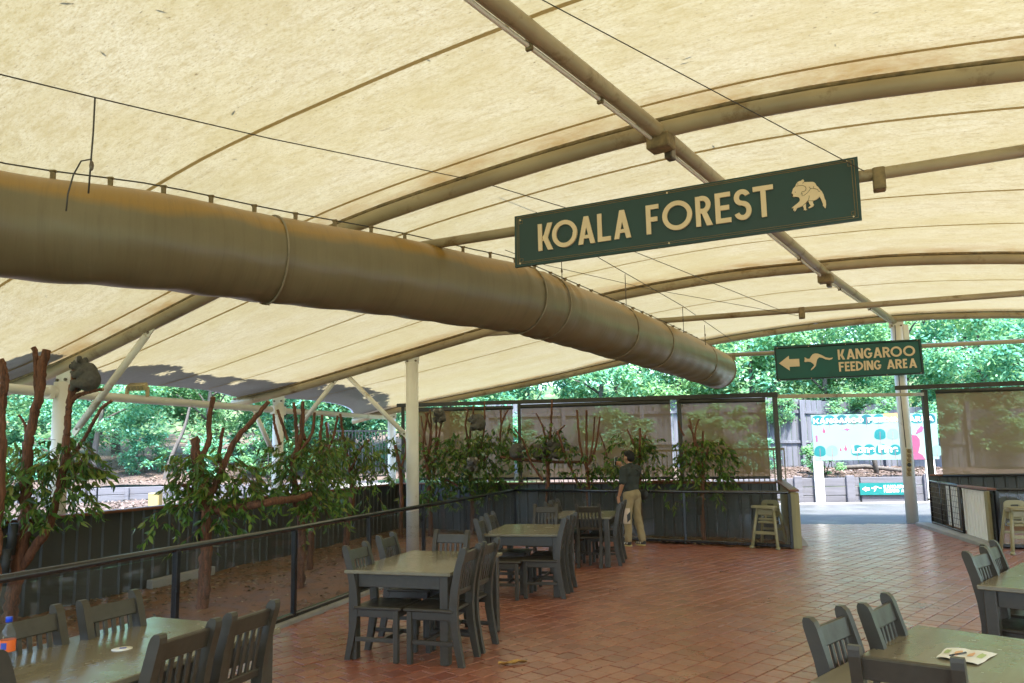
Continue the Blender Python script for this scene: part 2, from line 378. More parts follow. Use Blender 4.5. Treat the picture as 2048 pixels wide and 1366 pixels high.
# canopy fabric: lets daylight through, weathered
def fabric():
    m = NM('canopy_fabric'); uv = m.n('ShaderNodeUVMap')
    def ns(sx, sy, sc, det=6, ro=0.65, dist=0.0):
        mp = m.n('ShaderNodeMapping'); mp.inputs['Scale'].default_value = (sx, sy, 1); m.l(uv.outputs[0], mp.inputs[0])
        x = m.n('ShaderNodeTexNoise'); x.inputs['Scale'].default_value = sc; x.inputs['Detail'].default_value = det; x.inputs['Roughness'].default_value = ro; x.inputs['Distortion'].default_value = dist
        m.l(mp.outputs[0], x.inputs['Vector']); return x.outputs['Fac']
    fine = ns(1, 2.4, 30, 6, 0.85); mid = ns(1, 3.0, 5.0, 8, 0.75); big = ns(1, 1.6, 0.5, 5, 0.6); spot = ns(1, 2.2, 7, 4, 0.6, 0.6); patch = ns(1, 2.4, 2.0, 3, 0.5, 0.8)
    c = m.ramp(fine, [(0.36, (0.34, 0.225, 0.085)), (0.47, (0.78, 0.69, 0.48)), (0.64, (0.95, 0.90, 0.74))])
    c = m.mix(m.ramp(mid, [(0.36, (0.70,)*3), (0.53, (0,)*3)]), c, (0.52, 0.41, 0.21))
    c = m.mix(m.ramp(big, [(0.36, (0.28,)*3), (0.60, (0,)*3)]), c, (0.64, 0.53, 0.20))
    c = m.mix(m.ramp(spot, [(0.66, (0,)*3), (0.72, (0.6,)*3)]), c, (0.97, 0.93, 0.75))
    c = m.mix(m.ramp(patch, [(0.70, (0,)*3), (0.715, (0.35,)*3)]), c, (0.98, 0.93, 0.78))
    c = m.mix(m.ramp(spot, [(0.24, (0.6,)*3), (0.32, (0,)*3)]), c, (0.20, 0.13, 0.04))
    c = m.mix(m.ramp(ns(1, 1.4, 1.3, 6, 0.7), [(0.38, (0.42,)*3), (0.56, (0,)*3)]), c, (0.62, 0.51, 0.26))
    c = m.mix(m.ramp(ns(1, 2.0, 26, 3, 0.6), [(0.29, (0.85,)*3), (0.36, (0,)*3)]), c, (0.16, 0.09, 0.03))
    sx = m.n('ShaderNodeSeparateXYZ'); m.l(uv.outputs[0], sx.inputs[0]); dd = m.mth('MULTIPLY', m.mth('PINGPONG', sx.outputs['Y'], 3.1), 1.0)
    st = m.mth('SUBTRACT', 1.0, m.mth('DIVIDE', dd, 0.55)); st = m.mth('MULTIPLY', m.mth('MAXIMUM', st, 0.0), m.ramp(ns(1, 1, 1.6, 6, 0.75), [(0.35, (0,)*3), (0.65, (1,)*3)]))
    c = m.mix(m.mth('MULTIPLY', st, 0.9), c, (0.40, 0.21, 0.04))
    tl = m.n('ShaderNodeBsdfTranslucent'); m.l(m.mix(1.0, c, (0.226, 0.219, 0.178), 'MULTIPLY'), tl.inputs[0])
    m.col(m.mix(0.75, c, (0.52, 0.62, 0.78))); m.rough(0.7); m.b.inputs['Specular IOR Level'].default_value = 0.2
    x = m.n('ShaderNodeMixShader'); x.inputs[0].default_value = 0.55; m.l(m.b.outputs[0], x.inputs[1]); m.l(tl.outputs[0], x.inputs[2]); m.l(x.outputs[0], m.out.inputs[0])
    MATS['canopy_fabric'] = m.m
fabric()
def seammat():
    m = NM('canopy_seam'); m.col((0.30, 0.23, 0.14)); m.rough(0.9); tl = m.n('ShaderNodeBsdfTranslucent'); tl.inputs[0].default_value = (0.50, 0.38, 0.20, 1)
    x = m.n('ShaderNodeMixShader'); x.inputs[0].default_value = 0.6; m.l(m.b.outputs[0], x.inputs[1]); m.l(tl.outputs[0], x.inputs[2]); m.l(x.outputs[0], m.out.inputs[0]); MATS['canopy_seam'] = m.m
seammat()
def ductmat():
    m = NM('duct_fabric'); ge = m.n('ShaderNodeTexCoord')
    f = m.noise(1.3, 6); st = m.noise(2.2, 6, 0.7, stretch=(1, 1, 0.25))
    c = m.ramp(f, [(0.3, (0.145, 0.115, 0.060)), (0.7, (0.185, 0.148, 0.082))])
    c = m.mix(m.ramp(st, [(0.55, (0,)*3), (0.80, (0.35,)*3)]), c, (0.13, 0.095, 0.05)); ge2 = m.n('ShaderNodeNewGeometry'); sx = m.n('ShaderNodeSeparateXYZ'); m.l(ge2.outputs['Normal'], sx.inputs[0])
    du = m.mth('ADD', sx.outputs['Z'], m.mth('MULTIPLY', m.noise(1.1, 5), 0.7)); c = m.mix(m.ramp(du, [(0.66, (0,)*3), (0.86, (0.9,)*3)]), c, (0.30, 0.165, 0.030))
    m.col(c); m.rough(0.36)
    m.b.inputs['Specular IOR Level'].default_value = 0.5
    uv = m.n('ShaderNodeUVMap'); mp = m.n('ShaderNodeMapping'); mp.inputs['Scale'].default_value = (14, 1.1, 1); m.l(uv.outputs[0], mp.inputs[0])
    sn = m.n('ShaderNodeTexNoise'); sn.inputs['Scale'].default_value = 1.0; sn.inputs['Detail'].default_value = 7; sn.inputs['Roughness'].default_value = 0.7; m.l(mp.outputs[0], sn.inputs['Vector'])
    c = m.mix(m.ramp(sn.outputs['Fac'], [(0.30, (0.36,)*3), (0.50, (0,)*3)]), c, (0.085, 0.062, 0.03)); c = m.mix(m.ramp(sn.outputs['Fac'], [(0.55, (0,)*3), (0.75, (0.22,)*3)]), c, (0.30, 0.25, 0.16)); m.col(c)
    m.bump(sn.outputs['Fac'], 0.16, 0.012); MATS['duct_fabric'] = m.m
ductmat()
simple('duct_seam', (0.25, 0.20, 0.13), 0.6, 0.2, 8)
simple('duct_stitch', (0.13, 0.09, 0.05), 0.7, 0.2, 8)
V = Vector
def lerp(a, b, t): return a+(b-a)*t
def yawdir(d): return V((math.sin(R(d)), math.cos(R(d)), 0))
def hn(x, y, s=1.0, seed=0):
    """cheap smooth noise, -1..1"""
    x = x*s+seed*7.1; y = y*s+seed*3.7
    return (math.sin(x*1.0+1.3*math.sin(y*0.9))+math.sin(y*1.7+1.1*math.sin(x*1.3+0.5))+math.sin((x+y)*2.3+0.7)*0.5)/2.5
def patch(name, mat, p00, p10, p11, p01, nu, nv, zf=None, parent=None, smooth=True):
    b = MB(); vs = []
    for j in range(nv+1):
        for i in range(nu+1):
            u, v = i/nu, j/nv
            p = (V(p00)*(1-u)+V(p10)*u)*(1-v)+(V(p01)*(1-u)+V(p11)*u)*v
            if zf: p.z += zf(p.x, p.y)
            vs.append(p)
    b.add(vs, [(j*(nu+1)+i, j*(nu+1)+i+1, (j+1)*(nu+1)+i+1, (j+1)*(nu+1)+i) for j in range(nv) for i in range(nu)], smooth)
    return b.build(name, mat, parent, recalc=False)
def inpoly(x, y, P):
    c = False; n = len(P)
    for i in range(n):
        x1, y1 = P[i]; x2, y2 = P[(i+1) % n]
        if (y1 > y) != (y2 > y) and x < (x2-x1)*(y-y1)/(y2-y1)+x1: c = not c
    return c
def toimg(P):
    d = V(P)-EYEP; z = d.dot(cF)
    if z <= 0.01: return None
    return CX+FPX*d.dot(cX)/z, PY-FPX*d.dot(cY)/z, z

# ================================================================== GROUND
def gz(x, y):
    t = min(1, max(0, (math.hypot(x, y-8)-36)/40)); return t*t*(3-2*t)*9 + (hn(x, y, 0.15)*0.5*t)
gx = [-300,-160,-100,-70]+list(range(-56, 60, 4))+[70,100,160,300]; gy = [-300,-140,-80,-50]+list(range(-36, 90, 4))+[110,150,220,360]
b = MB(); b.add([(x, y, -0.07+gz(x, y)) for y in gy for x in gx], [(j*len(gx)+i, j*len(gx)+i+1, (j+1)*len(gx)+i+1, (j+1)*len(gx)+i) for j in range(len(gy)-1) for i in range(len(gx)-1)], True)
tag(b.build('ground', MATS['grass_ground'], recalc=False), kind='structure')

# fence and wall lines (plan)
FL = lambda y: -2.38+(y-7.7)*0.2961          # left glass fence
FC = V((0.0, 15.76, 0))                      # its far corner
FE = V((4.60, 12.78, 0))                     # right end of the far glass fence
WL = lambda y: -2.67+(y-17.72)*0.2867        # left corrugated wall
WC = V((-2.67, 17.72, 0)); WE = V((4.85, 14.07, 0))
GR0 = V((7.73, 12.40, 0)); GR1 = V((8.14, 13.90, 0)); GR2 = V((8.74, 16.02, 0))
FR_DIR = V((0.88, -0.475, 0)).normalized()

FLOOR = [(4.68, 12.74), (4.86, 14.02), (5.25, 17.30), (9.05, 16.42), (8.62, 15.9), (8.02, 13.9), (7.70, 12.42), (12.5, 9.8), (12.5, -3), (-5.45, -3), (FL(7.7)+.03, 7.7), (FC.x, FC.y-.03)]
bf = MB(); n = len(FLOOR); bf.add([(x, y, -0.012) for x, y in FLOOR], [tuple(range(n))[::-1]])
brick_floor = tag(bf.build('brick_floor', MATS['mortar'], recalc=False), kind='structure')
BU = V((math.sin(R(44.6)), math.cos(R(44.6)), 0)); BV = V((BU.y, -BU.x, 0)); BL, BW, GAP = 0.176, 0.168, 0.011
def brickgeo(b, c, zj, l, w_, rg):
    hu, hv = (l-GAP)/2, (w_-GAP)/2; ch = 0.0032; out = []
    for z, k in ((-0.05, 0), (-ch, 0), (0, ch)):
        for su, sv in ((-1,-1),(1,-1),(1,1),(-1,1)):
            j = rg.uniform(-0.0012, 0.0012) if rg else 0
            out.append(V(c)+BU*(su*(hu-k)+j)+BV*(sv*(hv-k)+j)+V((0, 0, z+zj)))
    # BU x BV points down, so order faces accordingly
    b.add(out, [(8,11,10,9)]+[(r*4+i, r*4+(i+3) % 4, (r+1)*4+(i+3) % 4, (r+1)*4+i) for r in (0, 1) for i in range(4)])
cells = []
for jv in range(-110, 110):
    off = 0.5*(jv % 2)+rnd.uniform(-0.05, 0.05)
    for iu in range(-10, 130):
        c = BU*((iu+off)*BL)+BV*(jv*BW)
        if inpoly(c.x, c.y, FLOOR): cells.append(c)
vis = []
for c in cells:
    q = toimg(c)
    if q and 0 < q[0] < 2048 and q[1] < 1375: vis.append((q[2], c))
TBL_HIDE = [(-3.2, 2.2, -1.2, 4.5), (0.9, 1.5, 3.1, 4.2)]
vis = [(d, c) for d, c in vis if not any(a < c.x < e and s_ < c.y < f for a, s_, e, f in TBL_HIDE)]
vis.sort(key=lambda t: t[0]); near = set(id(c) for d, c in vis[:290])
many = MB(); bmesh_var = []
for k in range(5):
    t = MB(); brickgeo(t, (0, 0, 0), 0, BL, BW, random.Random(k)); bmesh_var.append(t.mesh('brick', MATS['brick_one'], None, False))
for c in cells:
    zj = rnd.uniform(-0.002, 0.0015)
    if id(c) in near: inst('brick', bmesh_var[rnd.randrange(5)], brick_floor, (c.x, c.y, zj))
    else: brickgeo(many, c, zj, BL, BW, None)
o = many.build('brick_field', MATS['brick_many'], brick_floor, recalc=False); o['kind'] = 'stuff'

# enclosure soil (strip between glass fence and corrugated wall)
zs = lambda x, y: 0.012+0.018*hn(x, y, 2.2)+0.01*hn(x, y, 7, 3)
b = MB(); rows = []
for j in range(60):
    y = -3+j*(18.76)/59; yw = -3+j*20.72/59; rows.append([V((lerp(FL(y), WL(yw), i/12), lerp(y, yw, i/12), 0)) for i in range(13)])
rows2 = []
for j in range(1, 26):
    a = FC.lerp(FE, j/25); c = WC.lerp(WE, j/25); rows2.append([a.lerp(c, i/12) for i in range(13)])
allr = rows+rows2
b.add([V((p.x, p.y, zs(p.x, p.y))) for r in allr for p in r], [(j*13+i, j*13+i+1, (j+1)*13+i+1, (j+1)*13+i) for j in range(len(allr)-1) for i in range(12)], True)
tag(b.build('enclosure_soil', MATS['soil'], recalc=False), kind='structure')
def scatter_leaf(b, p, L, W, rg, flat=0.35):
    yaw = rg.uniform(0, 6.28); q = Euler((rg.uniform(-flat, flat), rg.uniform(-flat, flat), yaw)).to_matrix(); cu = rg.uniform(0.1, 0.35)*W
    pts = [(-L/2, 0, 0), (0, -W/2, cu), (L/2, 0, cu*0.3), (0, W/2, cu)]
    b.add([V(p)+q @ V(t) for t in pts], [(0, 1, 2), (0, 2, 3)])
rg = random.Random(3); b = MB()
for k in range(9000):
    r = rg.randrange(17, len(allr)-1); t = min(1, abs(rg.gauss(0, 0.30))); t = 1-t if rg.random() < 0.8 else rg.random()
    if rg.random() < 0.12: t = rg.uniform(0, 0.1)
    p = allr[r][0].lerp(allr[r][12], max(0.02, min(0.98, t))); p = p+V((rg.uniform(-.2, .2), rg.uniform(-.2, .2), 0))
    p.z = zs(p.x, p.y)+0.012; scatter_leaf(b, p, rg.uniform(0.04, 0.12), rg.uniform(0.015, 0.035), rg)
tag(b.build('leaf_litter', MATS['litter_leaf'], recalc=False), 'brown fallen leaves littering the koala enclosure soil', 'leaf litter', kind='stuff')

# left bank outside the wall, retaining sleepers, upper mulch slope
RWA, RWB = V((-18.5, 24.3, 0)), V((-5.0, 27.9, 0))
zb = lambda x, y: 0.04*hn(x, y, 1.5)+0.02*hn(x, y, 5, 2)
patch('mulch_bank', MATS['mulch_ground'], (WL(4)-.12, 4, .40), (WC.x-.12, WC.y, .40), (RWB.x, RWB.y, .40), (RWA.x-8, 20, .40), 40, 24, zb)
patch('mulch_slope', MATS['mulch_ground'], (RWA.x-10, RWA.y-2.0, .84), (RWB.x+3, RWB.y+1.0, .84), (RWB.x+2, 46, 3.4), (-34, 46, 3.4), 30, 24, lambda x, y: 0.10*hn(x, y, 0.9))
for nm in ('mulch_bank', 'mulch_slope'): tag(bpy.data.objects[nm], kind='structure')
rg = random.Random(5); b = MB()
for k in range(9000):
    u, v = rg.random(), rg.random()
    if rg.random() < 0.6:
        p = (V((WL(10), 10, .42)).lerp(V((WC.x, WC.y, .42)), u)).lerp(V((RWA.x, RWA.y-.1, .42)).lerp(V((RWB.x, RWB.y-.1, .42)), u), v); p.z += zb(p.x, p.y)
    else:
        a = RWA.lerp(RWB, u); p = V((a.x-v*2, a.y+v*9, .86+v*1.15+0.10*hn(a.x-v*2, a.y+v*9, 0.9)))
    scatter_leaf(b, p, rg.uniform(0.06, 0.2), rg.uniform(0.03, 0.07), rg, 0.6)
tag(b.build('mulch_chips', MATS['mulch_chip'], recalc=False), 'bark chips and dry leaves covering the bank beyond the wall', 'bark mulch', kind='stuff')
def sleeper_wall(name, label, A, B, z0, rows, hh, thick, n, mat, cat='retaining wall'):
    A, B = V(A), V(B); d = (B-A)/n; t = thing(name, label, cat, (A.x, A.y, z0)); nz = V((d.y, -d.x, 0)).normalized()
    for r in range(rows):
        for k in range(n):
            p = A+d*(k+0.01)+nz*rnd.uniform(0, .03); q = A+d*(k+0.99)+nz*rnd.uniform(0, .03); z = z0+(r+.5)*hh
            MB().beam((p.x, p.y, z), (q.x, q.y, z), thick, hh-0.012, 0.012).build('sleeper', mat, t)
    return t, d, nz
t, d, nz = sleeper_wall('retaining_wall', 'low grey timber retaining wall holding the mulch slope beyond the koala enclosure', RWA, RWB, .36, 2, .25, .08, 6, MATS['sleeper_grey'])
for k in range(11):
    p = RWA+d*(k*0.55+.2)+nz*0.12; MB().box((p.x, p.y, .60), (.13, .10, .5), None, .015).build('wall_post', MATS['sleeper_grey'], t)

# ================================================================== CANOPY
def smooth_curve(P, n):
    P = [V(p) for p in P]; L = [0]
    for i in range(len(P)-1): L.append(L[-1]+(P[i+1]-P[i]).length)
    out = []
    for k in range(n+1):
        s = L[-1]*k/n; i = max(j for j in range(len(P)-1) if L[j] <= s+1e-9); h = L[i+1]-L[i]; t = (s-L[i])/h
        def tg(j):
            a, c = max(0, j-1), min(len(P)-1, j+1); return (P[c]-P[a])/(L[c]-L[a])
        m0, m1 = tg(i)*h, tg(i+1)*h
        out.append(P[i]*(2*t**3-3*t**2+1)+m0*(t**3-2*t**2+t)+P[i+1]*(-2*t**3+3*t**2)+m1*(t**3-t**2))
    return out
def mirrored(P, ap):
    ap = V(ap); left = [V(p) for p in P]; d = V((left[0].x-ap.x, left[0].y-ap.y, 0)).normalized()
    right = []
    for p in left[::-1]:
        s = (V((p.x, p.y, 0))-V((ap.x, ap.y, 0))).dot(d); right.append(V((ap.x, ap.y, 0))-d*s+V((0, 0, p.z)))
    return left+[ap]+right
NA = 44
arcA = smooth_curve(mirrored([(-6.75, 9.57, 2.50), (-5.4, 8.97, 2.80), (-3.48, 8.12, 3.38), (-1.76, 7.35, 3.90), (-.07, 6.60, 4.18), (1.10, 6.08, 4.30)], (1.95, 5.70, 4.33)), NA)
arcB = smooth_curve(mirrored([(-5.30, 14.19, 2.72), (-4.34, 13.88, 2.87), (-2.92, 13.41, 3.17), (-.28, 12.55, 3.76), (1.49, 11.98, 4.12), (3.33, 11.38, 4.31)], (4.55, 10.98, 4.33)), NA)
arcC = smooth_curve(mirrored([(-4.40, 20.63, 2.66), (-3.26, 20.3, 2.90), (.45, 19.23, 3.47), (2.6, 18.62, 3.86), (4.69, 18.02, 4.24), (6.9, 17.38, 4.47)], (8.9, 16.80, 4.55)), NA)
arcZ = [a*2-c for a, c in zip(arcA, arcB)]; arcY = [a*3-c*2 for a, c in zip(arcA, arcB)]
for arc in (arcZ, arcY):
    for i, p in enumerate(arc): p.z = arcA[i].z
ARCS = [arcY, arcZ, arcA, arcB, arcC]
def fab(bay, u, s):
    """point on the roof cloth; s 0..1 from left eave to right eave"""
    s = min(1, max(0, s)); f = s*NA; i = min(NA-1, int(f)); t = f-i
    a = ARCS[bay][i].lerp(ARCS[bay][i+1], t); c = ARCS[bay+1][i].lerp(ARCS[bay+1][i+1], t)
    p = a.lerp(c, u); p.z += 0.135-0.10*4*u*(1-u)*math.sin(math.pi*s); return p
canopy = thing('shade_canopy', 'large cream fabric shade canopy on curved steel arches over the dining terrace', 'canopy', (1.28, 6.0, 0))
NUB = 22; b = MB(); uvs = []; vs = []; fs = []
for bay in range(4):
    for j in range(NUB+(1 if bay == 3 else 0)):
        u = j/NUB
        e = 0.028*4*u*(1-u)
        for i in range(NA+1):
            s = e+(1-2*e)*i/NA; p = fab(bay, u, s); vs.append(p); uvs.append((s*17, bay*6.2+u*6.2))
nr = len(vs)//(NA+1)
fs = [(j*(NA+1)+i, j*(NA+1)+i+1, (j+1)*(NA+1)+i+1, (j+1)*(NA+1)+i) for j in range(nr-1) for i in range(NA)]
b.add(vs, fs, True); cloth = b.build('fabric_roof', MATS['canopy_fabric'], canopy, recalc=False)
ul = cloth.data.uv_layers.new(name='UVMap')
for lp in cloth.data.loops: ul.data[lp.index].uv = uvs[lp.vertex_index]
from mathutils.bvhtree import BVHTree
_bvh = BVHTree.FromPolygons([V(v) for v in vs], fs)
def cloth_hit(px, py):
    r = ray(px, py).normalized(); q = _bvh.ray_cast(EYEP, r); return q[0] if q[0] is not None else EYEP+r*6
def under(px, py, k=.95): return EYEP+(cloth_hit(px, py)-EYEP)*k
def seam_u(bay, px, py):
    best = None
    for iu in range(2, 99):
        for k in range(0, 101):
            q = toimg(fab(bay, iu/100, k/100))
            if q:
                e = (q[0]-px)**2+(q[1]-py)**2
                if best is None or e < best[0]: best = (e, iu/100)
    return best[1]
for bay, us in ((0, (0.5,)), (1, (seam_u(1, 525, 268), seam_u(1, 1290, 205))), (2, (seam_u(2, 2000, 219), seam_u(2, 1900, 382), seam_u(2, 1500, 488))), (3, (seam_u(3, 1560, 583),))):
    for u in us:
        b = MB(); vs = []
        for i in range(61):
            s = 0.03+0.94*i/60
            for du in (-0.0036, 0.0036): p = fab(bay, u+du, s); p.z -= 0.012; vs.append(p)
        b.add(vs, [(2*i, 2*i+1, 2*i+3, 2*i+2) for i in range(60)], True); b.build('seam', MATS['canopy_seam'], canopy, recalc=False)
for arc in (arcA, arcB, arcC):
    ab = MB().tube(arc, 0.070, 14).build('arch_beam', MATS['arch_steel'], canopy)
    b = MB().tube([p+V((0, 0, 0.092)) for p in arc], 0.020, 6); b.build('keder_track', MATS['rusty_plate'], ab)
# hem at the far edge
MB().tube([p+V((0, 0, 0.12)) for p in arcC], 0.035, 8).build('edge_hem', MATS['white_steel'], canopy)
ridge = [V((-4.9, -2.95, 4.2)), V((-2.1, 1.08, 4.22)), V((-.07, 4.04, 4.24)), V((1.28, 6.0, 4.29)), V((4.69, 10.94, 4.25)), V((8.72, 16.86, 4.50))]
rb = MB().tube(ridge, 0.060, 12).build('ridge_beam', MATS['arch_steel'], canopy)
MB().tube([p+V((-.045, .03, -.058)) for p in ridge], 0.016, 6).build('conduit', MATS['white_steel'], rb)
for k in range(3, 30):
    q = lerp(0.2, 0.995, k/30)*5; i = int(q); p = ridge[i].lerp(ridge[min(5, i+1)], q-i)
    if k % 3 == 0: MB().box(p+V((-.04, .03, -.045)), (.05, .025, .09), Matrix.Rotation(R(-34.5), 3, 'Z'), .004).build('conduit_clip', MATS['rusty_plate'], rb)
for p, yw in ((V((1.28, 6.0, 4.20)), -34.5), (V((4.69, 10.94, 4.15)), -34.5)):
    c = MB().box(p, (.20, .16, .12), Matrix.Rotation(R(yw), 3, 'Z'), .01).build('node_clamp', MATS['rusty_plate'], canopy)
    MB().box(p+V((.10, .12, -.03)), (.07, .10, .14), Matrix.Rotation(R(yw), 3, 'Z'), .01).build('clamp_plate', MATS['bolt_metal'], c)
# tie beams
def tie(p, q, r, brk=()):
    t = MB().tube([p, q], r, 12).build('tie_beam', MATS['arch_steel'], canopy); d = V(q)-V(p); yw = math.atan2(d.y, d.x)
    for f in brk:
        c = V(p).lerp(V(q), f); MB().box(c+V((0, 0, -.045)), (.085, .10, .17), Matrix.Rotation(yw, 3, 'Z'), .008).build('bracket', MATS['rusty_plate'], t)
TA0, TA1 = V((-2.30, 7.59, 3.62)), V((5.2, 4.25, 3.66)); tie(TA0, TA1, 0.045, (0.672,))
TB0, TB1 = V((-.80, 12.73, 3.70)), V((9.6, 9.35, 3.72)); tie(TB0, TB1, 0.044, (0.495,))
TC0, TC1 = V((3.0, 18.50, 3.95)), V((13.2, 15.55, 3.87)); tie(TC0, TC1, 0.052, (0.227,))
# columns
def column(x, y, z0, z1, r, yw, label=None):
    c = MB().tube([(x, y, z0), (x, y, z1)], r, 20).build('column', MATS['white_steel'], canopy)
    if label: c['label'] = label
    m = Matrix.Rotation(R(-yw), 3, 'Z')
    MB().box((x, y, z1+.085), (r*2.5, .02, .20), m, .004).build('cap_plate', MATS['white_steel'], c)
    for s in (-1, 1):
        p = V((x, y, z1+.03))+m @ V((s*r*.75, -.018, 0)); q = p+m @ V((0, -.02, 0)); MB().tube([p, q], .018, 8).build('bolt', MATS['bolt_metal'], c)
    return c
column(-5.40, 8.97, .30, 2.62, .098, 24); column(-4.34, 13.88, .30, 2.70, .10, 18); column(-1.75, 13.04, -.05, 3.29, .108, 18)
column(-3.28, 20.3, .30, 2.72, .105, 16); rcol = column(8.75, 16.85, -.05, 4.36, .125, 16)
for nm, dx in (('downpipe', .19),):
    MB().box((8.75+dx, 16.84, 4.05), (.13, .10, .72), None, .01).build('cable_cover', MATS['white_steel'], rcol)
# eave beam
eb = MB().tube([(-7.1, 1.2, 2.45), (-5.42, 8.97, 2.49), (-4.40, 13.6, 2.56)], .058, 12).build('eave_beam', MATS['white_steel'], canopy)
MB().tube([(-4.34, 13.9, 2.56), (-3.30, 20.2, 2.72)], .055, 12).build('eave_beam', MATS['white_steel'], canopy)
for p in ((-5.45, 8.80, 2.49), (-5.38, 9.12, 2.49), (-4.38, 13.72, 2.56), (-4.31, 14.05, 2.56)):
    MB().box(p, (.10, .07, .16), Matrix.Rotation(R(-12), 3, 'Z'), .006).build('beam_plate', MATS['white_steel'], eb)
# braces
for p, q in (((-5.17, 8.87, 2.02), (-4.08, 8.38, 3.14)), ((-3.95, 13.75, 2.20), (-3.20, 13.50, 3.06)), ((-2.98, 13.43, 3.14), (-1.86, 13.07, 2.02)), ((-4.50, 13.05, 2.50), (-4.38, 13.74, 1.78))):
    p, q = V(p), V(q); d = (q-p).normalized(); o = MB().tube([p+d*.09, q-d*.09], .042, 12).build('brace', MATS['white_steel'], canopy); x = d.cross(V((0, 0, 1))).normalized(); z = x.cross(d)
    for e, s in ((p, 1), (q, -1)):
        MB().box(e+d*s*.05, (.018, .18, .085), Matrix((x, d, z)).transposed(), .003).build('end_plate', MATS['white_steel'], o)
        MB().tube([e+d*s*.05-x*.02, e+d*s*.05+x*.02], .017, 8).build('bolt', MATS['bolt_metal'], o)
# opaque leaf litter lying on the roof cloth along the left eave
b = MB(); rg = random.Random(11)
def us_of(bay, px, py):
    best = None
    for iu in range(0, 61):
        for k in range(0, 81):
            q = toimg(fab(bay, iu/60, k/80*.2))
            if q:
                e = (q[0]-px)**2+(q[1]-py)**2
                if best is None or e < best[0]: best = (e, iu/60, k/80*.2)
    return best[1:]
LIT = {bay: sorted(us_of(bay, *p) for p in pts) for bay, pts in ((1, [(-160, 735), (0, 728), (52, 714), (93, 722)]), (2, [(197, 748), (243, 738), (290, 735), (336, 738), (373, 750), (409, 764), (450, 757), (518, 767), (569, 770)]), (3, [(626, 773), (673, 772), (709, 780), (755, 786)]))}
def lit_edge(bay, u):
    T = LIT[bay]
    if u <= T[0][0]: return T[0][1]
    for (u0, s0), (u1, s1) in zip(T, T[1:]):
        if u <= u1: return s0+(s1-s0)*(u-u0)/max(1e-6, u1-u0)
    return max(0.0, T[-1][1]-(u-T[-1][0])*(.09 if bay == 3 else .0))
def litter_cell(bay, u, s):
    e = (lit_edge(bay, u)-s)*17+.14; x, y = s*17, u*6.2+bay*31
    h = .09*hn(x, y, 2.1, bay)+.05*hn(x, y, 8.0, bay+4)+.035*hn(x, y, 21.0, bay+2)+.03*hn(x, y, 51.0, bay+1)
    ok = e+h > 0 and s > 0.028*4*u*(1-u)-.002
    if ok and .12 < e < .42 and hn(x, y*.6, 5.0, bay+9)+.25*hn(x, y, 30, 3) > 0.72: ok = False
    return ok
for bay, nu in ((1, 300), (2, 300), (3, 300)):
    for iu in range(nu):
        for is_ in range(0, 110):
            u, s = iu/nu, is_/110*0.14
            if litter_cell(bay, u+.5/nu, s+.5/110*.14):
                q = [fab(bay, u+a/nu, s+c/110*.14)+V((0, 0, .012)) for a, c in ((0, 0), (1, 0), (1, 1), (0, 1))]
                b.add(q, [(0, 1, 2, 3)])
o = b.build('roof_litter', MATS['roof_mat'], recalc=False)
tag(o, 'dark ragged mat of old leaves and dirt lying on the canopy along its left eave', 'leaf litter', kind='stuff')
# single leaves lying on the cloth, seen against the light
def leafblade(L, W, bend=0.1):
    b = MB(); N = 6; vs = []
    for i in range(N+1):
        t = i/N; w_ = W*math.sin(math.pi*min(1, t**0.8))*(1-0.25*t)*0.5+0.0006; z = -bend*L*t*t
        vs += [V((-w_, t*L, z)), V((0, t*L, z-w_*0.35)), V((w_, t*L, z))]
    b.add(vs, [q for i in range(N) for q in ((3*i, 3*i+1, 3*i+4, 3*i+3), (3*i+1, 3*i+2, 3*i+5, 3*i+4))], True); return b
lm = leafblade(0.11, 0.022).mesh('fallen_leaf', MATS['brown_leaf'])
for k, (px, py) in enumerate(((212, 112), (463, 230), (862, 122), (475, 318), (118, 5), (1385, 112), (1672, 92), (1760, 22), (1430, 296), (1360, 128), (90, 590), (128, 700), (1335, 350), (310, 18), (1432, 575))):
    p = cloth_hit(px, py)+V((0, 0, .012)); o = bpy.data.objects.new('fallen_leaf', lm); COL.objects.link(o); o.location = p; o.rotation_euler = (0.1, 0.1, rnd.uniform(0, 6.28)); s = rnd.uniform(.35, .75); o.scale = (s, s, s)
    tag(o, 'dry leaf lying on the canopy cloth, '+('brown, highest on the upper left', 'below the thin wire, left of the seam', 'between the near seam and the ridge beam', 'below the wire rope, nearest the seam', 'at the top left edge', 'pale, right of the ridge beam by the wire', 'small, right of the near ridge beam seam', 'at the top right, near the picture edge', 'tiny, between the two right seams', 'beside the ridge beam, right of the wire', 'below the duct at far left', 'lowest at far left above the eave litter', 'just past the node of ridge and arch', 'curled, at the top left of the cloth', 'dark squiggle between the middle arch and tie beam')[k], 'leaf', 'stray leaves on the canopy')

# ================================================================== AIR DUCT
DK = 0.90
dpx = ((-330, 406, 4.75, 3.45), (0, 447, 5.5, 3.45), (300, 482, 6.0, 3.45), (540, 519, 6.7, 3.46), (800, 553, 7.55, 3.47), (940, 575, 8.2, 3.47), (1020, 588, 8.6, 3.47), (1062, 598, 8.9, 3.46), (1110, 617, 9.4, 3.45), (1160, 638, 10.0, 3.44), (1290, 686, 12.0, 3.42), (1370, 715, 13.9, 3.41), (1436, 741, 16.3, 3.40))
dp = [EYEP+(aty(*q[:3])-EYEP)*DK for q in dpx]
for p, q in zip(dp, dpx): p.z = EYE+(q[3]-EYE)*DK
dp.insert(0, dp[0]*2-dp[1])
dpath = smooth_curve(dp, 200); RD = 0.36
def dstation(i): return dpath[max(0, min(200, i))]
duct = thing('ventilation_duct', 'huge round fabric air duct hanging below the canopy, bent beside the koala sign', 'air duct', dp[0])
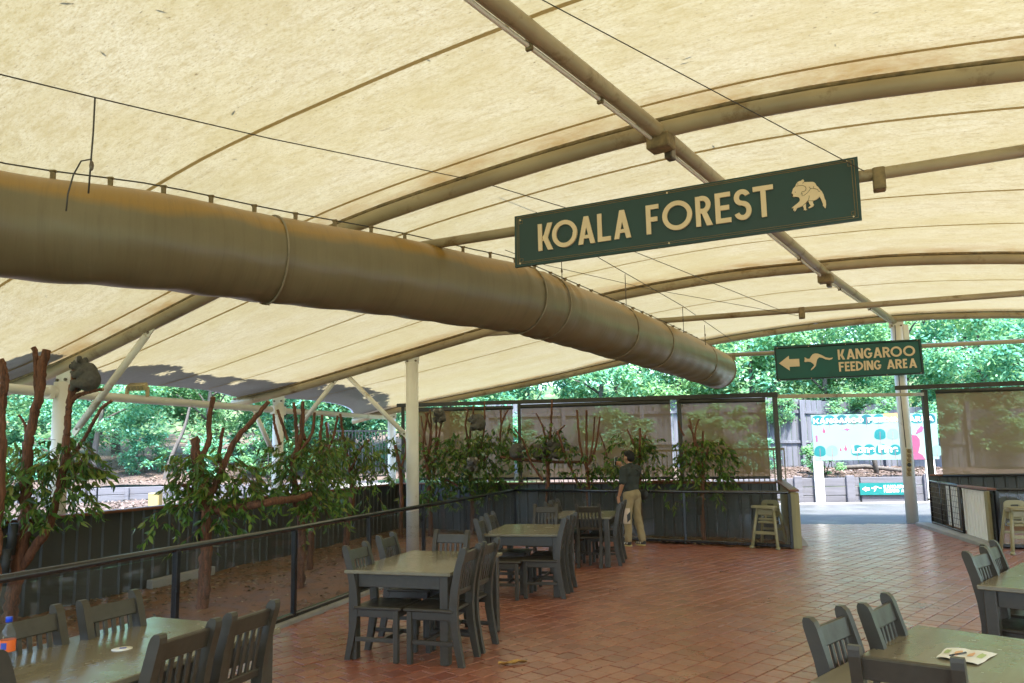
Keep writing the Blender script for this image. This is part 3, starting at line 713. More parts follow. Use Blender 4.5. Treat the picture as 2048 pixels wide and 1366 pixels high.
def dst(px):
    return min(range(201), key=lambda i: abs(toimg(dpath[i])[0]-px) if toimg(dpath[i]) else 9e9)
S_STITCH = dst(548); BEND = dst(1062); seams = [S_STITCH, BEND-3, BEND+3, dst(1225), dst(1300), dst(1392)]
b = MB(); n = 40; vs = []; fs = []; rg = random.Random(2)
for i in range(201):
    p = dstation(i); t = (dstation(i+1)-dstation(i-1)).normalized(); x = t.cross(V((0, 0, 1))).normalized(); z = x.cross(t)
    near_s = min(abs(i-s) for s in seams)
    for k in range(n):
        a = 2*math.pi*k/n
        wr = 0.004*math.sin(i*0.9+3*math.sin(a*2))*max(0, -math.sin(a)+0.4)+0.006*hn(i*0.11, a*1.3, 1.0)
        if near_s <= 4: wr += 0.006*math.sin(a*17+i*0.7)*(1-near_s/5)
        if BEND-7 <= i <= BEND+8: wr += 0.012*math.sin(i*1.9+a*2)*(0.6+0.4*math.sin(a*3))
        r = RD*(1-(0.012 if near_s == 0 else 0))+wr
        sag = 0.0
        vs.append(p+x*(math.cos(a)*r)+z*(math.sin(a)*r*(1.0+sag)))
fs = [(i*n+k, i*n+(k+1) % n, (i+1)*n+(k+1) % n, (i+1)*n+k) for i in range(200) for k in range(n)]
fs.append(tuple(200*n+k for k in range(n)))
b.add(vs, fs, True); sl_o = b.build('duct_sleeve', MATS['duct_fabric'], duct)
dl = [0]
for i in range(200): dl.append(dl[-1]+(dpath[i+1]-dpath[i]).length)
u_ = sl_o.data.uv_layers.new(name='UVMap')
for lp in sl_o.data.loops: u_.data[lp.index].uv = (dl[lp.vertex_index//n], abs((lp.vertex_index % n)/n-.5)*2)
for s in seams+[199]:
    p = dstation(s); t = (dstation(s+1)-dstation(s-1)).normalized(); x = t.cross(V((0, 0, 1))).normalized(); z = x.cross(t)
    ring = [p+x*math.cos(2*math.pi*k/48)*(RD+.004)+z*math.sin(2*math.pi*k/48)*(RD+.004) for k in range(49)]
    MB().tube(ring, .009, 6, False).build('seam_ring', MATS['duct_seam'], duct)
for s in (S_STITCH,):
    p = dstation(s); t = (dstation(s+1)-dstation(s-1)).normalized(); x = t.cross(V((0, 0, 1))).normalized(); z = x.cross(t)
    for k in range(26):
        a = R(100+k*6.4); q = p+x*math.cos(a)*(RD+.008)+z*math.sin(a)*(RD+.008)
        MB().box(q, (.012, .05, .012), Matrix((x, t, z)).transposed()).build('stitch', MATS['duct_stitch'], duct)
wire = []
for i in range(0, 197, 4):
    p = dstation(i)+V((0, 0, RD+.075)); wire.append(p)
MB().tube(wire, .006, 5).build('hanger_wire', MATS['cable_steel'], duct)
hang = list(range(3, 120, 5))+list(range(122, 198, 5)); hm = MB().box((0, 0, .035), (.030, .032, .075), None, .005).box((0, 0, .078), (.046, .034, .012)).mesh('hanger_clip', MATS['rusty_plate'])
for i in hang: inst('hanger_clip', hm, duct, dstation(i)+V((0, 0, RD-.004))-V(dp[0]))

# ================================================================== CABLES
def cable(label, pts, r=.006, extra=None):
    pts = [V(p) for p in pts]; t = thing('wire_rope', label, 'cable', pts[0]); MB().tube(pts, r, 6).build('strand', MATS['cable_steel'], t)
    return t
CE = under(955, 362, .985); C0 = under(-40, 139, .86); c1 = [C0, onpl(190, 195, C0, math.degrees(math.atan2((CE-C0).x, (CE-C0).y))), onpl(540, 277, C0, math.degrees(math.atan2((CE-C0).x, (CE-C0).y))), CE]
_h = _bvh.ray_cast(C0, (C0-CE).normalized())
if _h[0] is not None: c1.insert(0, _h[0])
W0 = onpl(190, 195, C0, math.degrees(math.atan2((CE-C0).x, (CE-C0).y)))
t = cable('thin wire rope with a hanging drop line crossing above the left of the duct', c1, .0045)
top = W0+V((0, 0, -.005)); MB().tube([top, top+V((0, 0, -.21)), top+V((-.004, 0, -.34)), top+V((-.01, 0, -.56))], .005, 5).build('drop_line', MATS['cable_steel'], t)
MB().ball(top+V((0, 0, -.40)), (.012, .012, .03)).build('shackle', MATS['bolt_metal'], t)
MB().tube([top+V((0, 0, -.36)), top+V((-.06, 0, -.37)), top+V((-.10, 0, -.45)), top+V((-.125, 0, -.56)), top+V((-.13, 0, -.66))], .0045, 5).build('loose_tail', MATS['cable_steel'], t)
t = cable('wire rope running from the left arch clamp down behind the koala sign', [CE, aty(1130, 415, 7.4), aty(1260, 500, 8.6), aty(1560, 620, 11.0)], .0045)
MB().tube([CE+V((.06*math.cos(a), 0, .04*math.sin(a)-.03)) for a in [k*.5 for k in range(14)]], .004, 5).build('coil', MATS['cable_steel'], t)
MB().box(CE+V((.07, 0, .01)), (.06, .05, .045), None, .008).build('grip', MATS['bolt_metal'], t)
cable('wire rope stretched from top centre down to the right end of the koala sign', [under(1040, -24, .985), aty(1728, 342, 5.28)], .0038)
t = cable('wire rope strung above the far half of the duct with short drop lines', [aty(1000, 372, 7.3), aty(1200, 517, 9.0), aty(1365, 612, 11.2), aty(1460, 678, 13.4), aty(1475, 690, 14.0)], .005)
for px, py, d, L in ((1123, 520, 8.5, .26), (1250, 548, 9.6, .42), (1365, 614, 11.2, .40), (1409, 650, 12.4, .34)):
    p = aty(px, py, d); MB().tube([p, p+V((0, 0, -L))], .005, 5).build('drop_line', MATS['cable_steel'], t); MB().ball(p+V((0, 0, -L*.5)), (.012, .012, .028)).build('shackle', MATS['bolt_metal'], t)
cable('slack wire rope crossing from left of the sign toward the middle tie beam', [aty(1010, 500, 8.2), aty(1090, 530, 8.8), aty(1300, 578, 10.2), aty(1600, 632, 11.2)], .004)

# ================================================================== LETTERS
def ringpoly(cx, cy, rx, ry, a0, a1, t, n=26):
    out = [(cx+rx*math.cos(R(lerp(a0, a1, i/n))), cy+ry*math.sin(R(lerp(a0, a1, i/n)))) for i in range(n+1)]
    inn = [(cx+(rx-t)*math.cos(R(lerp(a1, a0, i/n))), cy+(ry-t)*math.sin(R(lerp(a1, a0, i/n)))) for i in range(n+1)]
    return [[out[i], out[i+1], inn[n-i-1], inn[n-i]] for i in range(n)]
def bar(x0, x1, y0, y1): return [(x0, y0), (x1, y0), (x1, y1), (x0, y1)]
def slant(xb, xt, y0, y1, t): return [(xb, y0), (xb+t, y0), (xt+t, y1), (xt, y1)]
def glyph(ch, w, t):
    if ch == 'I': return [bar(0, t, 0, 1)]
    if ch == 'L': return [bar(0, t, 0, 1), bar(t, w, 0, t)]
    if ch == 'T': return [bar(0, w, 1-t, 1), bar(w/2-t/2, w/2+t/2, 0, 1-t)]
    if ch == 'F': return [bar(0, t, 0, 1), bar(t, w, 1-t, 1), bar(t, w*.88, .42, .42+t)]
    if ch == 'E': return [bar(0, t, 0, 1), bar(t, w, 1-t, 1), bar(t, w*.9, .42, .42+t), bar(t, w, 0, t)]
    if ch == 'K': return [bar(0, t, 0, 1), slant(t, w-t*1.25, .36, 1, t*1.2), [(t*1.05, .50), (t*1.9, .64), (w, 0), (w-t*1.25, 0)]]
    if ch == 'A': return [slant(0, w/2-t*.55, 0, 1, t*1.1), [(w-t*1.1, 0), (w, 0), (w/2+t*.55, 1), (w/2-t*.55, 1)], bar(w*.2, w*.8, .20, .20+t*.8)]
    if ch == 'N': return [bar(0, t, 0, 1), bar(w-t, w, 0, 1), [(w-t*1.25, 0), (w, 0), (t*1.25, 1), (0, 1)]]
    if ch == 'O': return ringpoly(w/2, .5, w/2, .5, 0, 360, t, 40)
    if ch == 'G': return ringpoly(w/2, .5, w/2, .5, 40, 335, t, 34)+[bar(w*.52, w-t*.1, .36, .36+t*.95)]
    if ch == 'D': return [bar(0, t, 0, 1)]+ringpoly(w*.1, .5, w*.9, .5, -90, 90, t, 24)
    if ch == 'R': return [bar(0, t, 0, 1)]+ringpoly(w*.42, .71, w*.5, .29, -90, 90, t, 18)+[bar(t, w*.43, 1-t, 1), bar(t, w*.43, .42, .42+t), [(w*.36, .44), (w*.36+t*1.1, .44), (w, 0), (w-t*1.25, 0)]]
    if ch == 'S': return ringpoly(w*.5, .735, w*.47, .265, 20, 270, t, 18)+ringpoly(w*.5, .265+t*.25, w*.5, .265+t*.25, -160, 90, t, 18)
    return []
class Plane:
    """a flat board face; maps photo survey points onto it"""
    def __init__(s, P, yaw): s.P = V(P); s.yaw = yaw; s.ux = V((math.sin(R(yaw)), math.cos(R(yaw)), 0)); s.n = V((-s.ux.y, s.ux.x, 0)); s.n = s.n if s.n.y < 0 else -s.n
    def uv(s, x, y): q = onpl(x, y, s.P, s.yaw)-s.P; return (q.dot(s.ux), q.z)
    def at(s, u, v, d=0.0): return s.P+s.ux*u+V((0, 0, v))+s.n*d
def put_letters(pl, items, ybot, ytop, zm, t, depth, th, mat, parent, nm='letter'):
    ox, oy, sc = zm; k = 0
    for ch, x0, x1 in items:
        f = lambda x, y: pl.uv(ox+x/sc, oy+y/sc)
        u0, v0 = f(x0, ybot(x0)); u1, v1 = f(x1, ybot(x1)); _, v2 = f(x0, ytop(x0)); H = v2-v0; wd = (u1-u0)/H
        b = MB()
        for i, poly in enumerate(glyph(ch, wd, t)):
            nv = len(poly)
            fr = [pl.at(u0+p[0]*H, v0+p[1]*H, depth+th+i*0.00025) for p in poly]; bk = [pl.at(u0+p[0]*H, v0+p[1]*H, depth) for p in poly]
            b.add(fr+bk, [tuple(range(nv)), tuple(range(nv, 2*nv))[::-1]]+[(j, nv+j, nv+(j+1) % nv, (j+1) % nv) for j in range(nv)])
        b.build(nm, mat, parent)
def put_poly(pl, pts, zm, depth, th, mat, parent, nm):
    ox, oy, sc = zm; q = [pl.uv(ox+x/sc, oy+y/sc) for x, y in pts]; nv = len(q)
    fr = [pl.at(*p, depth+th) for p in q]; bk = [pl.at(*p, depth) for p in q]
    return MB().add(fr+bk, [tuple(range(nv)), tuple(range(nv, 2*nv))[::-1]]+[(j, nv+j, nv+(j+1) % nv, (j+1) % nv) for j in range(nv)]).build(nm, mat, parent)
def put_line(pl, pts, zm, depth, r, mat, parent, nm):
    ox, oy, sc = zm; q = [pl.at(*pl.uv(ox+x/sc, oy+y/sc), depth) for x, y in pts]
    return MB().tube(q, r, 5, True, False).build(nm, mat, parent)
# ================================================================== CORRUGATED WALLS
def corrugated(name, label, A, B, h, sheet=0.84, pitch=0.19, cat='wall', base=0.0, cap=True, side=1):
    A, B = V(A), V(B); d = (B-A); L = d.length; d = d/L; nz = V((d.y, -d.x, 0))*side
    t = thing(name, label, cat, (A.x, A.y, base)); ns = max(1, round(L/sheet))
    for k in range(ns):
        a, e = L*k/ns, L*(k+1)/ns+(.02 if k < ns-1 else 0); pts = []
        x = a
        while x < e-1e-6:
            for dx, dp_ in ((0, 0), (pitch*.70, 0), (pitch*.78, .022), (pitch*.92, .022)):
                if x+dx < e: pts.append((x+dx, dp_))
            x += pitch
        pts.append((e, 0)); b = MB(); off = 0.003*(k % 2)
        vs = []
        for x, dd in pts:
            for z in (base, base+h): vs.append(A+d*x+nz*(dd+off)+V((0, 0, z)))
        m_ = len(pts); vs += [v-nz*0.02-nz*0 for v in vs]
        for i in range(m_-1): b.f.append((2*i, 2*i+2, 2*i+3, 2*i+1)); b.sm.append(False)
        b.v = [tuple(v) for v in vs[:2*m_]]; b.build('sheet', MATS['wall_sheet'], t, recalc=False)
    if cap:
        n = max(1, round(L/3.6))
        for k in range(n):
            p, q = A+d*(L*k/n+.002), A+d*(L*(k+1)/n-.002); zc = base+h+.018
            MB().beam((p.x, p.y, zc), (q.x, q.y, zc), .16, .036, .006).build('cap_board', MATS['timber_cap'], t)
        for k in range(int(L/2.4)+1):
            p = A+d*min(L-.05, k*2.4+.05)-nz*.05; MB().box((p.x, p.y, base+h/2-.01), (.07, .07, h-.02)).build('wall_stud', MATS['board_timber'], t)
    return t
lw = corrugated('corrugated_wall', 'long grey corrugated metal wall with red timber cap along the left of the koala enclosure', (WL(-2), -2, 0), (WC.x, WC.y, 0), 1.03, side=1)
corrugated('corrugated_wall', 'grey corrugated metal wall behind the far glass fence and under the shade screens', WC+V((.03, -.02, 0)), WE, 1.03, side=1)
# board ledge against left wall
MB().beam((WL(10.0)+.12, 10.0, .07), (WL(11.2)+.12, 11.2, .07), .10, .12, .01).build('ledge_board', MATS['concrete'], lw)
# end wall of the left enclosure
t = thing('end_post_wall', 'short khaki timber end wall closing the koala enclosure beside the exit', 'wall', (4.72, 13.0, 0))
E0, E1 = V((4.70, 12.86, 0)), V((4.96, 14.2, 0))
MB().box((4.70, 12.84, .46), (.16, .10, .93), Matrix.Rotation(R(-12), 3, 'Z'), .01).build('timber_post', MATS['timber_post'], t)
MB().beam((4.74, 12.92, .5), (4.96, 14.15, .5), .06, .98, .005).build('side_sheet', MATS['timber_post'], t)
MB().beam((4.70, 12.80, .955), (4.95, 14.2, 1.075), .16, .036, .005).build('cap_board', MATS['timber_cap'], t)
o = MB().prism([(0, 0), (.22, 0), (0.02, .30)], (4.80, 13.15, 0), (1, 0, 0), (0, 0, 1), -1.1).build('ramp_edge', MATS['concrete']); tag(o, 'white concrete wedge against the foot of the exit end wall', 'concrete edge')

# right enclosure
Rw0 = V((8.85, 16.20, 0)); Rdir = V((0.9, -0.437, 0)).normalized()
corrugated('corrugated_wall', 'dark corrugated wall under the right-hand shade screen', Rw0, Rw0+Rdir*7.5, 1.03, side=1)

# ================================================================== GLASS FENCES
def glass_fence(label, pts, posts, h=0.93, rail=0.028, base_h=0.05):
    t = thing('glass_fence', label, 'glass fence', pts[0])
    hr = MB().tube([V(p)+V((0, 0, h)) for p in pts], rail, 12).build('handrail', MATS['rail_metal'], t)
    for a, c in zip(pts, pts[1:]): MB().beam(V(a)+V((0, 0, base_h)), V(c)+V((0, 0, base_h)), .055, .06, .012).build('bottom_rail', MATS['rail_metal'], t)
    for p in posts: MB().box((p[0], p[1], h/2), (.05, .05, h-.02), Matrix.Rotation(R(-16), 3, 'Z'), .006).build('post', MATS['dark_metal'], t)
    for p, q in zip(posts, posts[1:]):
        p, q = V((p[0], p[1], 0)), V((q[0], q[1], 0)); d = (q-p).normalized(); MB().beam(p+d*.03+V((0, 0, .48)), q-d*.03+V((0, 0, .48)), .008, .80).build('glass_pane', MATS['fence_glass'], t)
    return t
ys = [-1.8, 0.0, 1.75, 3.5, 5.05, None]
def onfence(px, py):      # where a vertical through the picture point meets the left fence line
    r = ray(px, py); q = onpl(px, py, (FL(7.7), 7.7, 0), math.degrees(math.atan2(.2961, 1))); return (q.x, q.y)
lp = [(FL(y), y) for y in (-1.6, .4, 2.4, 4.4)]+[onfence(352, 1150), onfence(588, 1150), onfence(738, 1060), onfence(847, 1050), onfence(930, 1030), onfence(973, 1020), (FC.x, FC.y)]
glass_fence('long black-railed glass fence running along the left in front of the koala enclosure', [(FL(-2.5), -2.5, 0), FC], lp)
# coping strip under the fence
MB().beam(V((FL(-2.5)+.06, -2.5, .012)), FC+V((.03, -.06, .012)), .09, .05, .006).build('fence_kerb', MATS['concrete']); tag(bpy.data.objects['fence_kerb'], kind='structure')
fd = FE-FC
def onfar(px, py=1040):
    q = onpl(px, py, FC, math.degrees(math.atan2(fd.x, fd.y))); return (q.x, q.y)
glass_fence('black-railed glass fence across the far side behind the man', [FC, FE], [(FC.x, FC.y), onfar(1180), onfar(1370), (FE.x, FE.y)])
fr0 = V((7.78, 12.30, 0)); fr1 = fr0+FR_DIR*4.6
glass_fence('black-railed glass fence at the right edge beside the second high chair', [fr0, fr1], [(fr0.x, fr0.y), (fr0.x+FR_DIR.x*1.9, fr0.y+FR_DIR.y*1.9), (fr1.x, fr1.y)])
patch('enclosure_soil', MATS['soil'], fr0+V((.05, .06, .0)), fr1+V((0, .06, 0)), Rw0+Rdir*7.5, Rw0, 20, 12, lambda x, y: .015+.015*hn(x, y, 3))
tag(bpy.data.objects['enclosure_soil.001'], kind='structure')
rg = random.Random(31); b = MB()
for k in range(500):
    p = (fr0.lerp(fr1, rg.random())).lerp(Rw0+Rdir*7*rg.random(), rg.random()**2); p.z = .035; scatter_leaf(b, p, rg.uniform(.05, .12), .03, rg)
tag(b.build('leaf_litter', MATS['litter_leaf'], recalc=False), 'brown leaves inside the enclosure at the right edge', 'leaf litter', kind='stuff')

# ================================================================== GATE AND SLAT PANEL (right of the exit)
t = thing('metal_gate', 'open galvanised gate of square wire mesh right of the exit', 'gate', GR2)
ga, gb = GR2+V((0, 0, .09)), GR1+V((.0, .0, .09)); gd = (gb-ga).normalized(); gl = (gb-ga).length; H = .84
fr = [ga, ga+V((0, 0, H-.08)), ga+gd*.06+V((0, 0, H)), gb-gd*.06+V((0, 0, H)), gb+V((0, 0, H-.08)), gb, ga]
MB().tube(fr, .024, 8).build('gate_frame', MATS['rail_metal'], t)
for f in (.36, .68): p = ga+gd*gl*f; MB().tube([p, p+V((0, 0, H))], .017, 8).build('upright', MATS['rail_metal'], t)
for k in range(1, 8): z = H*k/8; MB().tube([ga+V((0, 0, z)), gb+V((0, 0, z))], .0045, 5).build('wire', MATS['bolt_metal'], t)
for k in range(1, 20): p = ga+gd*gl*k/20; MB().tube([p, p+V((0, 0, H))], .004, 5).build('wire', MATS['bolt_metal'], t)
MB().box(GR2+V((.0, .03, .55)), (.09, .05, .04), None, .005).build('latch', MATS['bolt_metal'], t)
t = thing('slatted_panel', 'pale upright slat panel with red cap between the mesh gate and the right fence', 'fence panel', GR1)
sd = (GR0+V((.05, .15, 0)))-GR1; sl_ = sd.length; sd = sd/sl_; n = 9
for k in range(n):
    p = GR1+sd*(sl_*(k+.5)/n); MB().box(p+V((.05, 0, .47)), (.02, sl_/n-.03, .82), Matrix.Rotation(math.atan2(-sd.x, sd.y)+math.pi, 3, 'Z'), .004).build('slat', MATS['white_steel'], t)
MB().beam(GR1+V((.08, 0, .72)), GR1+sd*sl_+V((.08, 0, .72)), .03, .07).build('cross_rail', MATS['timber_cap'], t)
MB().beam(GR1+V((.05, .05, .92)), GR1+sd*(sl_+.12)+V((.05, 0, .93)), .15, .036, .005).build('cap_board', MATS['timber_cap'], t)
MB().box(GR1+sd*(sl_+.08)+V((.02, 0, .45)), (.14, .14, .90), Matrix.Rotation(R(-12), 3, 'Z'), .01).build('timber_post', MATS['timber_post'], t)
MB().box(GR0+V((.04, -.03, .46)), (.07, .09, .92), None, .005).build('black_post', MATS['dark_metal'], t)
b = MB().beam(GR2+V((-.12, .2, .01)), GR0+V((-.02, .0, .01)), .26, .11, .01); tag(b.build('kerb_strip', MATS['concrete']), kind='structure')
# inner pale boards seen through the gate
t = thing('slatted_panel', 'pale board panel seen behind the mesh of the open gate', 'fence panel', GR2)
for k in range(11):
    p = GR2.lerp(GR1, (k+.4)/11)+V((.34, .10, .43)); MB().box(p, (.02, .155, .80), Matrix.Rotation(math.atan2(-(GR1-GR2).x, (GR1-GR2).y), 3, 'Z'), .004).build('slat', MATS['white_steel'] if k % 5 else MATS['wall_sheet'], t)

# ================================================================== SHADE SCREENS
SB = V((-2.5, 17.79, 0)); SD = (WE-WC).normalized()
def onscr(px, py): q = onpl(px, py, WC+V((.05, .12, 0)), math.degrees(math.atan2(SD.x, SD.y))); return q
frame = thing('screen_frame', 'dark steel post frame carrying the brown shade screens behind the far wall', 'screen frame', (WC.x, WC.y, 0))
pp = [onscr(806, 812), onscr(1038, 806), onscr(1357, 798), onscr(1549, 792)]
for p in pp: MB().beam((p.x, p.y, .85), (p.x, p.y, p.z), .075, .075, .004, up=(0, 1, 0)).build('frame_post', MATS['screen_frame'], frame)
ra, rb_ = onscr(795, 811), onscr(1556, 789)
MB().beam(ra, rb_, .085, .085, .005).build('top_rail', MATS['screen_frame'], frame)
Pr = onscr(1552, 793)
rp = aty(1848, 784, 16.25); rbot = V((rp.x, rp.y, 0.7))
MB().beam(Pr, V((rp.x, rp.y, rp.z-.05)), .06, .07, .005).build('header_beam', MATS['arch_steel'], frame)
MB().beam((rp.x, rp.y, 0), (rp.x, rp.y, rp.z+.05), .10, .10, .005, up=(0, 1, 0)).build('frame_post', MATS['screen_frame'], frame)
r0, r1 = aty(1790, 776, 16.55), aty(2150, 762, 14.55); MB().beam(r0, r1, .09, .09, .005).build('top_rail', MATS['screen_frame'], frame)
def screen(label, a0, a1, z0f, z1f):
    t = thing('shade_screen', label, 'shade screen', (a0.x, a0.y, 0), 0, 'roll-down shade screens'); b = MB(); vs = []; N = 16
    d = (a1-a0); d.z = 0; nz = V((d.y, -d.x, 0)).normalized()
    for j in range(N+1):
        for i in range(N+1):
            u, v = i/N, j/N; p = a0.lerp(a1, u); z = lerp(lerp(z0f[0], z0f[1], u), lerp(z1f[0], z1f[1], u), v)
            vs.append(V((p.x, p.y, z))+nz*(.03*math.sin(math.pi*u)*math.sin(math.pi*v)))
    b.add(vs, [(j*(N+1)+i, j*(N+1)+i+1, (j+1)*(N+1)+i+1, (j+1)*(N+1)+i) for j in range(N) for i in range(N)], True)
    b.build('mesh_cloth', MATS['shade_mesh'], t, recalc=False)
    MB().tube([V((a0.x, a0.y, z1f[0])), V((a1.x, a1.y, z1f[1]))], .045, 10).build('roller', MATS['screen_frame'], t)
    MB().tube([V((a0.x, a0.y, z0f[0])), V((a1.x, a1.y, z0f[1]))], .026, 8).build('hem_bar', MATS['dark_metal'], t)
    for a, z in ((a0, z0f[0]), (a1, z0f[1])): MB().tube([V((a.x, a.y, z)), V((a.x, a.y, 1.02))], .006, 5).build('tie_cord', MATS['cable_steel'], t)
for lab, x0, x1, y0, y1 in (('brown see-through shade screen at far left, behind the dense gum leaves', 818, 1028, (820, 815), (958, 957)),
        ('brown see-through shade screen in the middle, behind the koalas on the log', 1045, 1347, (813, 803), (957, 956)), ('brown see-through shade screen left of the exit, behind the last perch tree', 1364, 1540, (803, 799), (956, 955))):
    a0, a1 = onscr(x0, y1[0]), onscr(x1, y1[1]); c0, c1 = onscr(x0, y0[0]), onscr(x1, y0[1])
    screen(lab, a0, a1, (a0.z, a1.z), (c0.z, c1.z))
a0, a1, c0, c1 = aty(1888, 952, 16.0), aty(2140, 948, 14.6), aty(1888, 783, 16.0), aty(2140, 774, 14.6)
a0.x = c0.x = (a0.x+c0.x)/2-.1; a1.x = c1.x = (a1.x+c1.x)/2
screen('brown see-through shade screen right of the exit, above the mesh gate', a0, a1, (a0.z, a1.z), (c0.z, c1.z))
# thin bar fence beyond the screens
t = thing('bar_fence', 'low tan bar railing standing beyond the shade screens', 'railing', (0, 19.4, 0))
fa, fb = aty(985, 975, 19.6), aty(1600, 975, 17.6); fa.z = fb.z = 0; hh = 1.72
fb = fa.lerp(fb, .96)
MB().beam(fa+V((0, 0, hh)), fb+V((0, 0, hh-.05)), .04, .05).build('rail', MATS['tan_fence'], t); MB().beam(fa+V((0, 0, .5)), fb+V((0, 0, .5)), .04, .05).build('rail', MATS['tan_fence'], t)
bm_ = MB().box((0, 0, .83), (.022, .022, 1.72)).mesh('bar', MATS['tan_fence'])
for k in range(62): inst('bar', bm_, t, fa.lerp(fb, k/61)-V((0, 19.4, 0)))
# black pool-type fence at far left end
t = thing('bar_fence', 'black tubular bar fence beyond the far left corner of the canopy', 'railing', (-6, 24, .5))
fa, fb = aty(655, 960, 23.5), aty(778, 962, 24.5); z1 = aty(655, 862, 23.5).z; z0 = aty(655, 955, 23.5).z
for z in (z0, z1): MB().beam((fa.x, fa.y, z), (fb.x, fb.y, z), .04, .045).build('rail', MATS['dark_metal'], t)
bm_ = MB().box((0, 0, (z0+z1)/2-.5), (.022, .022, z1-z0)).mesh('bar', MATS['dark_metal'])
for k in range(19): p = fa.lerp(fb, k/18); inst('bar', bm_, t, (p.x+6, p.y-24, 0))
for f in (0, 1): p = fa.lerp(fb, f); MB().box((p.x, p.y, (z0+z1)/2), (.08, .08, z1-z0+.5), None, .005).build('fence_post', MATS['dark_metal'], t)
t = thing('concrete_plinth', 'low white concrete plinth under the black bar fence', 'plinth', (-5.4, 23.2, .4))
p = aty(722, 985, 23.0); MB().box((p.x, p.y, .6), (1.6, .5, .6), None, .02).build('block', MATS['concrete'], t)

# ================================================================== SIGNS
def board(name, label, pl, u1, v1, th, mat, edge=None):
    t = thing(name, label, 'sign', pl.P, 0)
    fr = [(0, 0), (u1[0], v1[0]), (u1[1], v1[1]), (u1[2], v1[2])]
    f = [pl.at(*p, 0) for p in fr]; k = [pl.at(*p, -th) for p in fr]
    MB().add(f+k, [(0, 1, 2, 3), (7, 6, 5, 4)]+[(j, 4+j, 4+(j+1) % 4, (j+1) % 4) for j in range(4)]).build('board', MATS[mat], t); return t
# --- koala forest
P1 = Plane(onpl(1030, 535, V((1.28, 6.0, 0))+V((-.06, -.14, 0)), -66), -66+180)
q = [P1.uv(*c) for c in ((1724, 439), (1715, 313), (1029, 433))]
ksign = board('hanging_sign', 'long dark green hanging sign reading KOALA FOREST with a cream koala emblem', P1, [a[0] for a in q], [a[1] for a in q], .03, 'sign_green')
Z1 = (1020, 310, 2.8444)
put_letters(P1, [('K',165,248),('O',246,388),('A',392,487),('L',503,577),('A',596,692),('F',780,853),('O',873,1042),('R',1062,1157),('E',1174,1262),('S',1279,1379),('T',1391,1507)],
    lambda x: 549-.1518*(x-165), lambda x: 397-.1725*(x-165), Z1, .155, .002, .014, MATS['letter_cream'], ksign)
def put_frame(pl, corners, zm, r, mat, parent, nm='border_line'):
    for a, c in zip(corners, corners[1:]+corners[:1]): put_line(pl, [a, c], zm, .001, r, mat, parent, nm)
put_frame(P1, [(50, 365), (1940, 36), (1965, 346), (52, 612)], Z1, .0022, MATS['gold_line'], ksign)
put_frame(P1, [(40, 357), (1955, 25), (1982, 355), (42, 622)], Z1, .0022, MATS['gold_line'], ksign)
for c in ((58, 372), (1915, 38), (1955, 350), (58, 618), (893, 216), (905, 502)): put_poly(P1, [(c[0]+5*math.cos(k*.9), c[1]+5*math.sin(k*.9)) for k in range(7)], Z1, 0, .004, MATS['letter_cream'], ksign, 'screw')
for c in ((62, 383), (1930, 55), (1952, 330), (66, 600)): put_frame(P1, [(c[0]-9, c[1]-8), (c[0]+9, c[1]-11), (c[0]+9, c[1]+7), (c[0]-9, c[1]+10)], Z1, .0018, MATS['gold_line'], ksign, 'corner_knot')
ZK = (1560, 340, 13.658)
KO = [(430,440),(440,400),(470,360),(520,320),(580,305),(600,280),(630,272),(660,295),(650,340),(720,340),(800,338),(880,335),(930,345),(970,380),(1000,440),(1050,480),(1085,535),(1140,590),(1190,680),(1220,790),(1255,850),(1262,950),(1250,1050),(1225,1045),(1210,1020),(1170,985),(1175,940),(1140,850),(1110,780),(1075,735),(1050,775),(990,820),(910,850),(900,900),(930,960),(915,1000),(850,1040),(790,1058),(775,1040),(840,980),(800,920),(770,850),(740,890),(710,920),(715,1060),(745,1100),(715,1095),(700,1120),(680,1100),(640,1105),(660,1080),(625,990),(560,1020),(470,1050),(430,1120),(390,1145),(400,1100),(360,1115),(375,1045),(315,1055),(360,1015),(480,920),(540,860),(545,800),(510,750),(440,740),(370,750),(340,730),(310,690),(320,655),(335,600),(360,520),(400,480)]
em = put_poly(P1, KO, ZK, .001, .010, MATS['letter_cream'], ksign, 'koala_emblem')
for ln in ([(440,455),(530,440),(620,432),(690,465),(715,510),(700,570),(650,605),(600,605),(590,650),(575,680)], [(610,640),(605,715),(650,715),(760,630),(820,550),(835,520),(800,475)], [(835,520),(915,515),(925,455)], [(915,515),(1030,545),(1050,590),(1080,605),(1090,575)], [(795,710),(800,750),(765,850),(910,855)], [(765,850),(710,915),(625,985)], [(615,375),(655,350)]):
    put_line(P1, ln, ZK, .0115, .0016, MATS['outline_brown'], em, 'outline')
put_poly(P1, [(322,655),(355,665),(362,735),(335,732),(308,700)], ZK, .0115, .002, MATS['outline_brown'], em, 'nose')
for c in ((420,620), (488,393)): put_poly(P1, [(c[0]+11*math.cos(k*.9), c[1]+11*math.sin(k*.9)) for k in range(7)], ZK, .0115, .002, MATS['outline_brown'], em, 'eye')
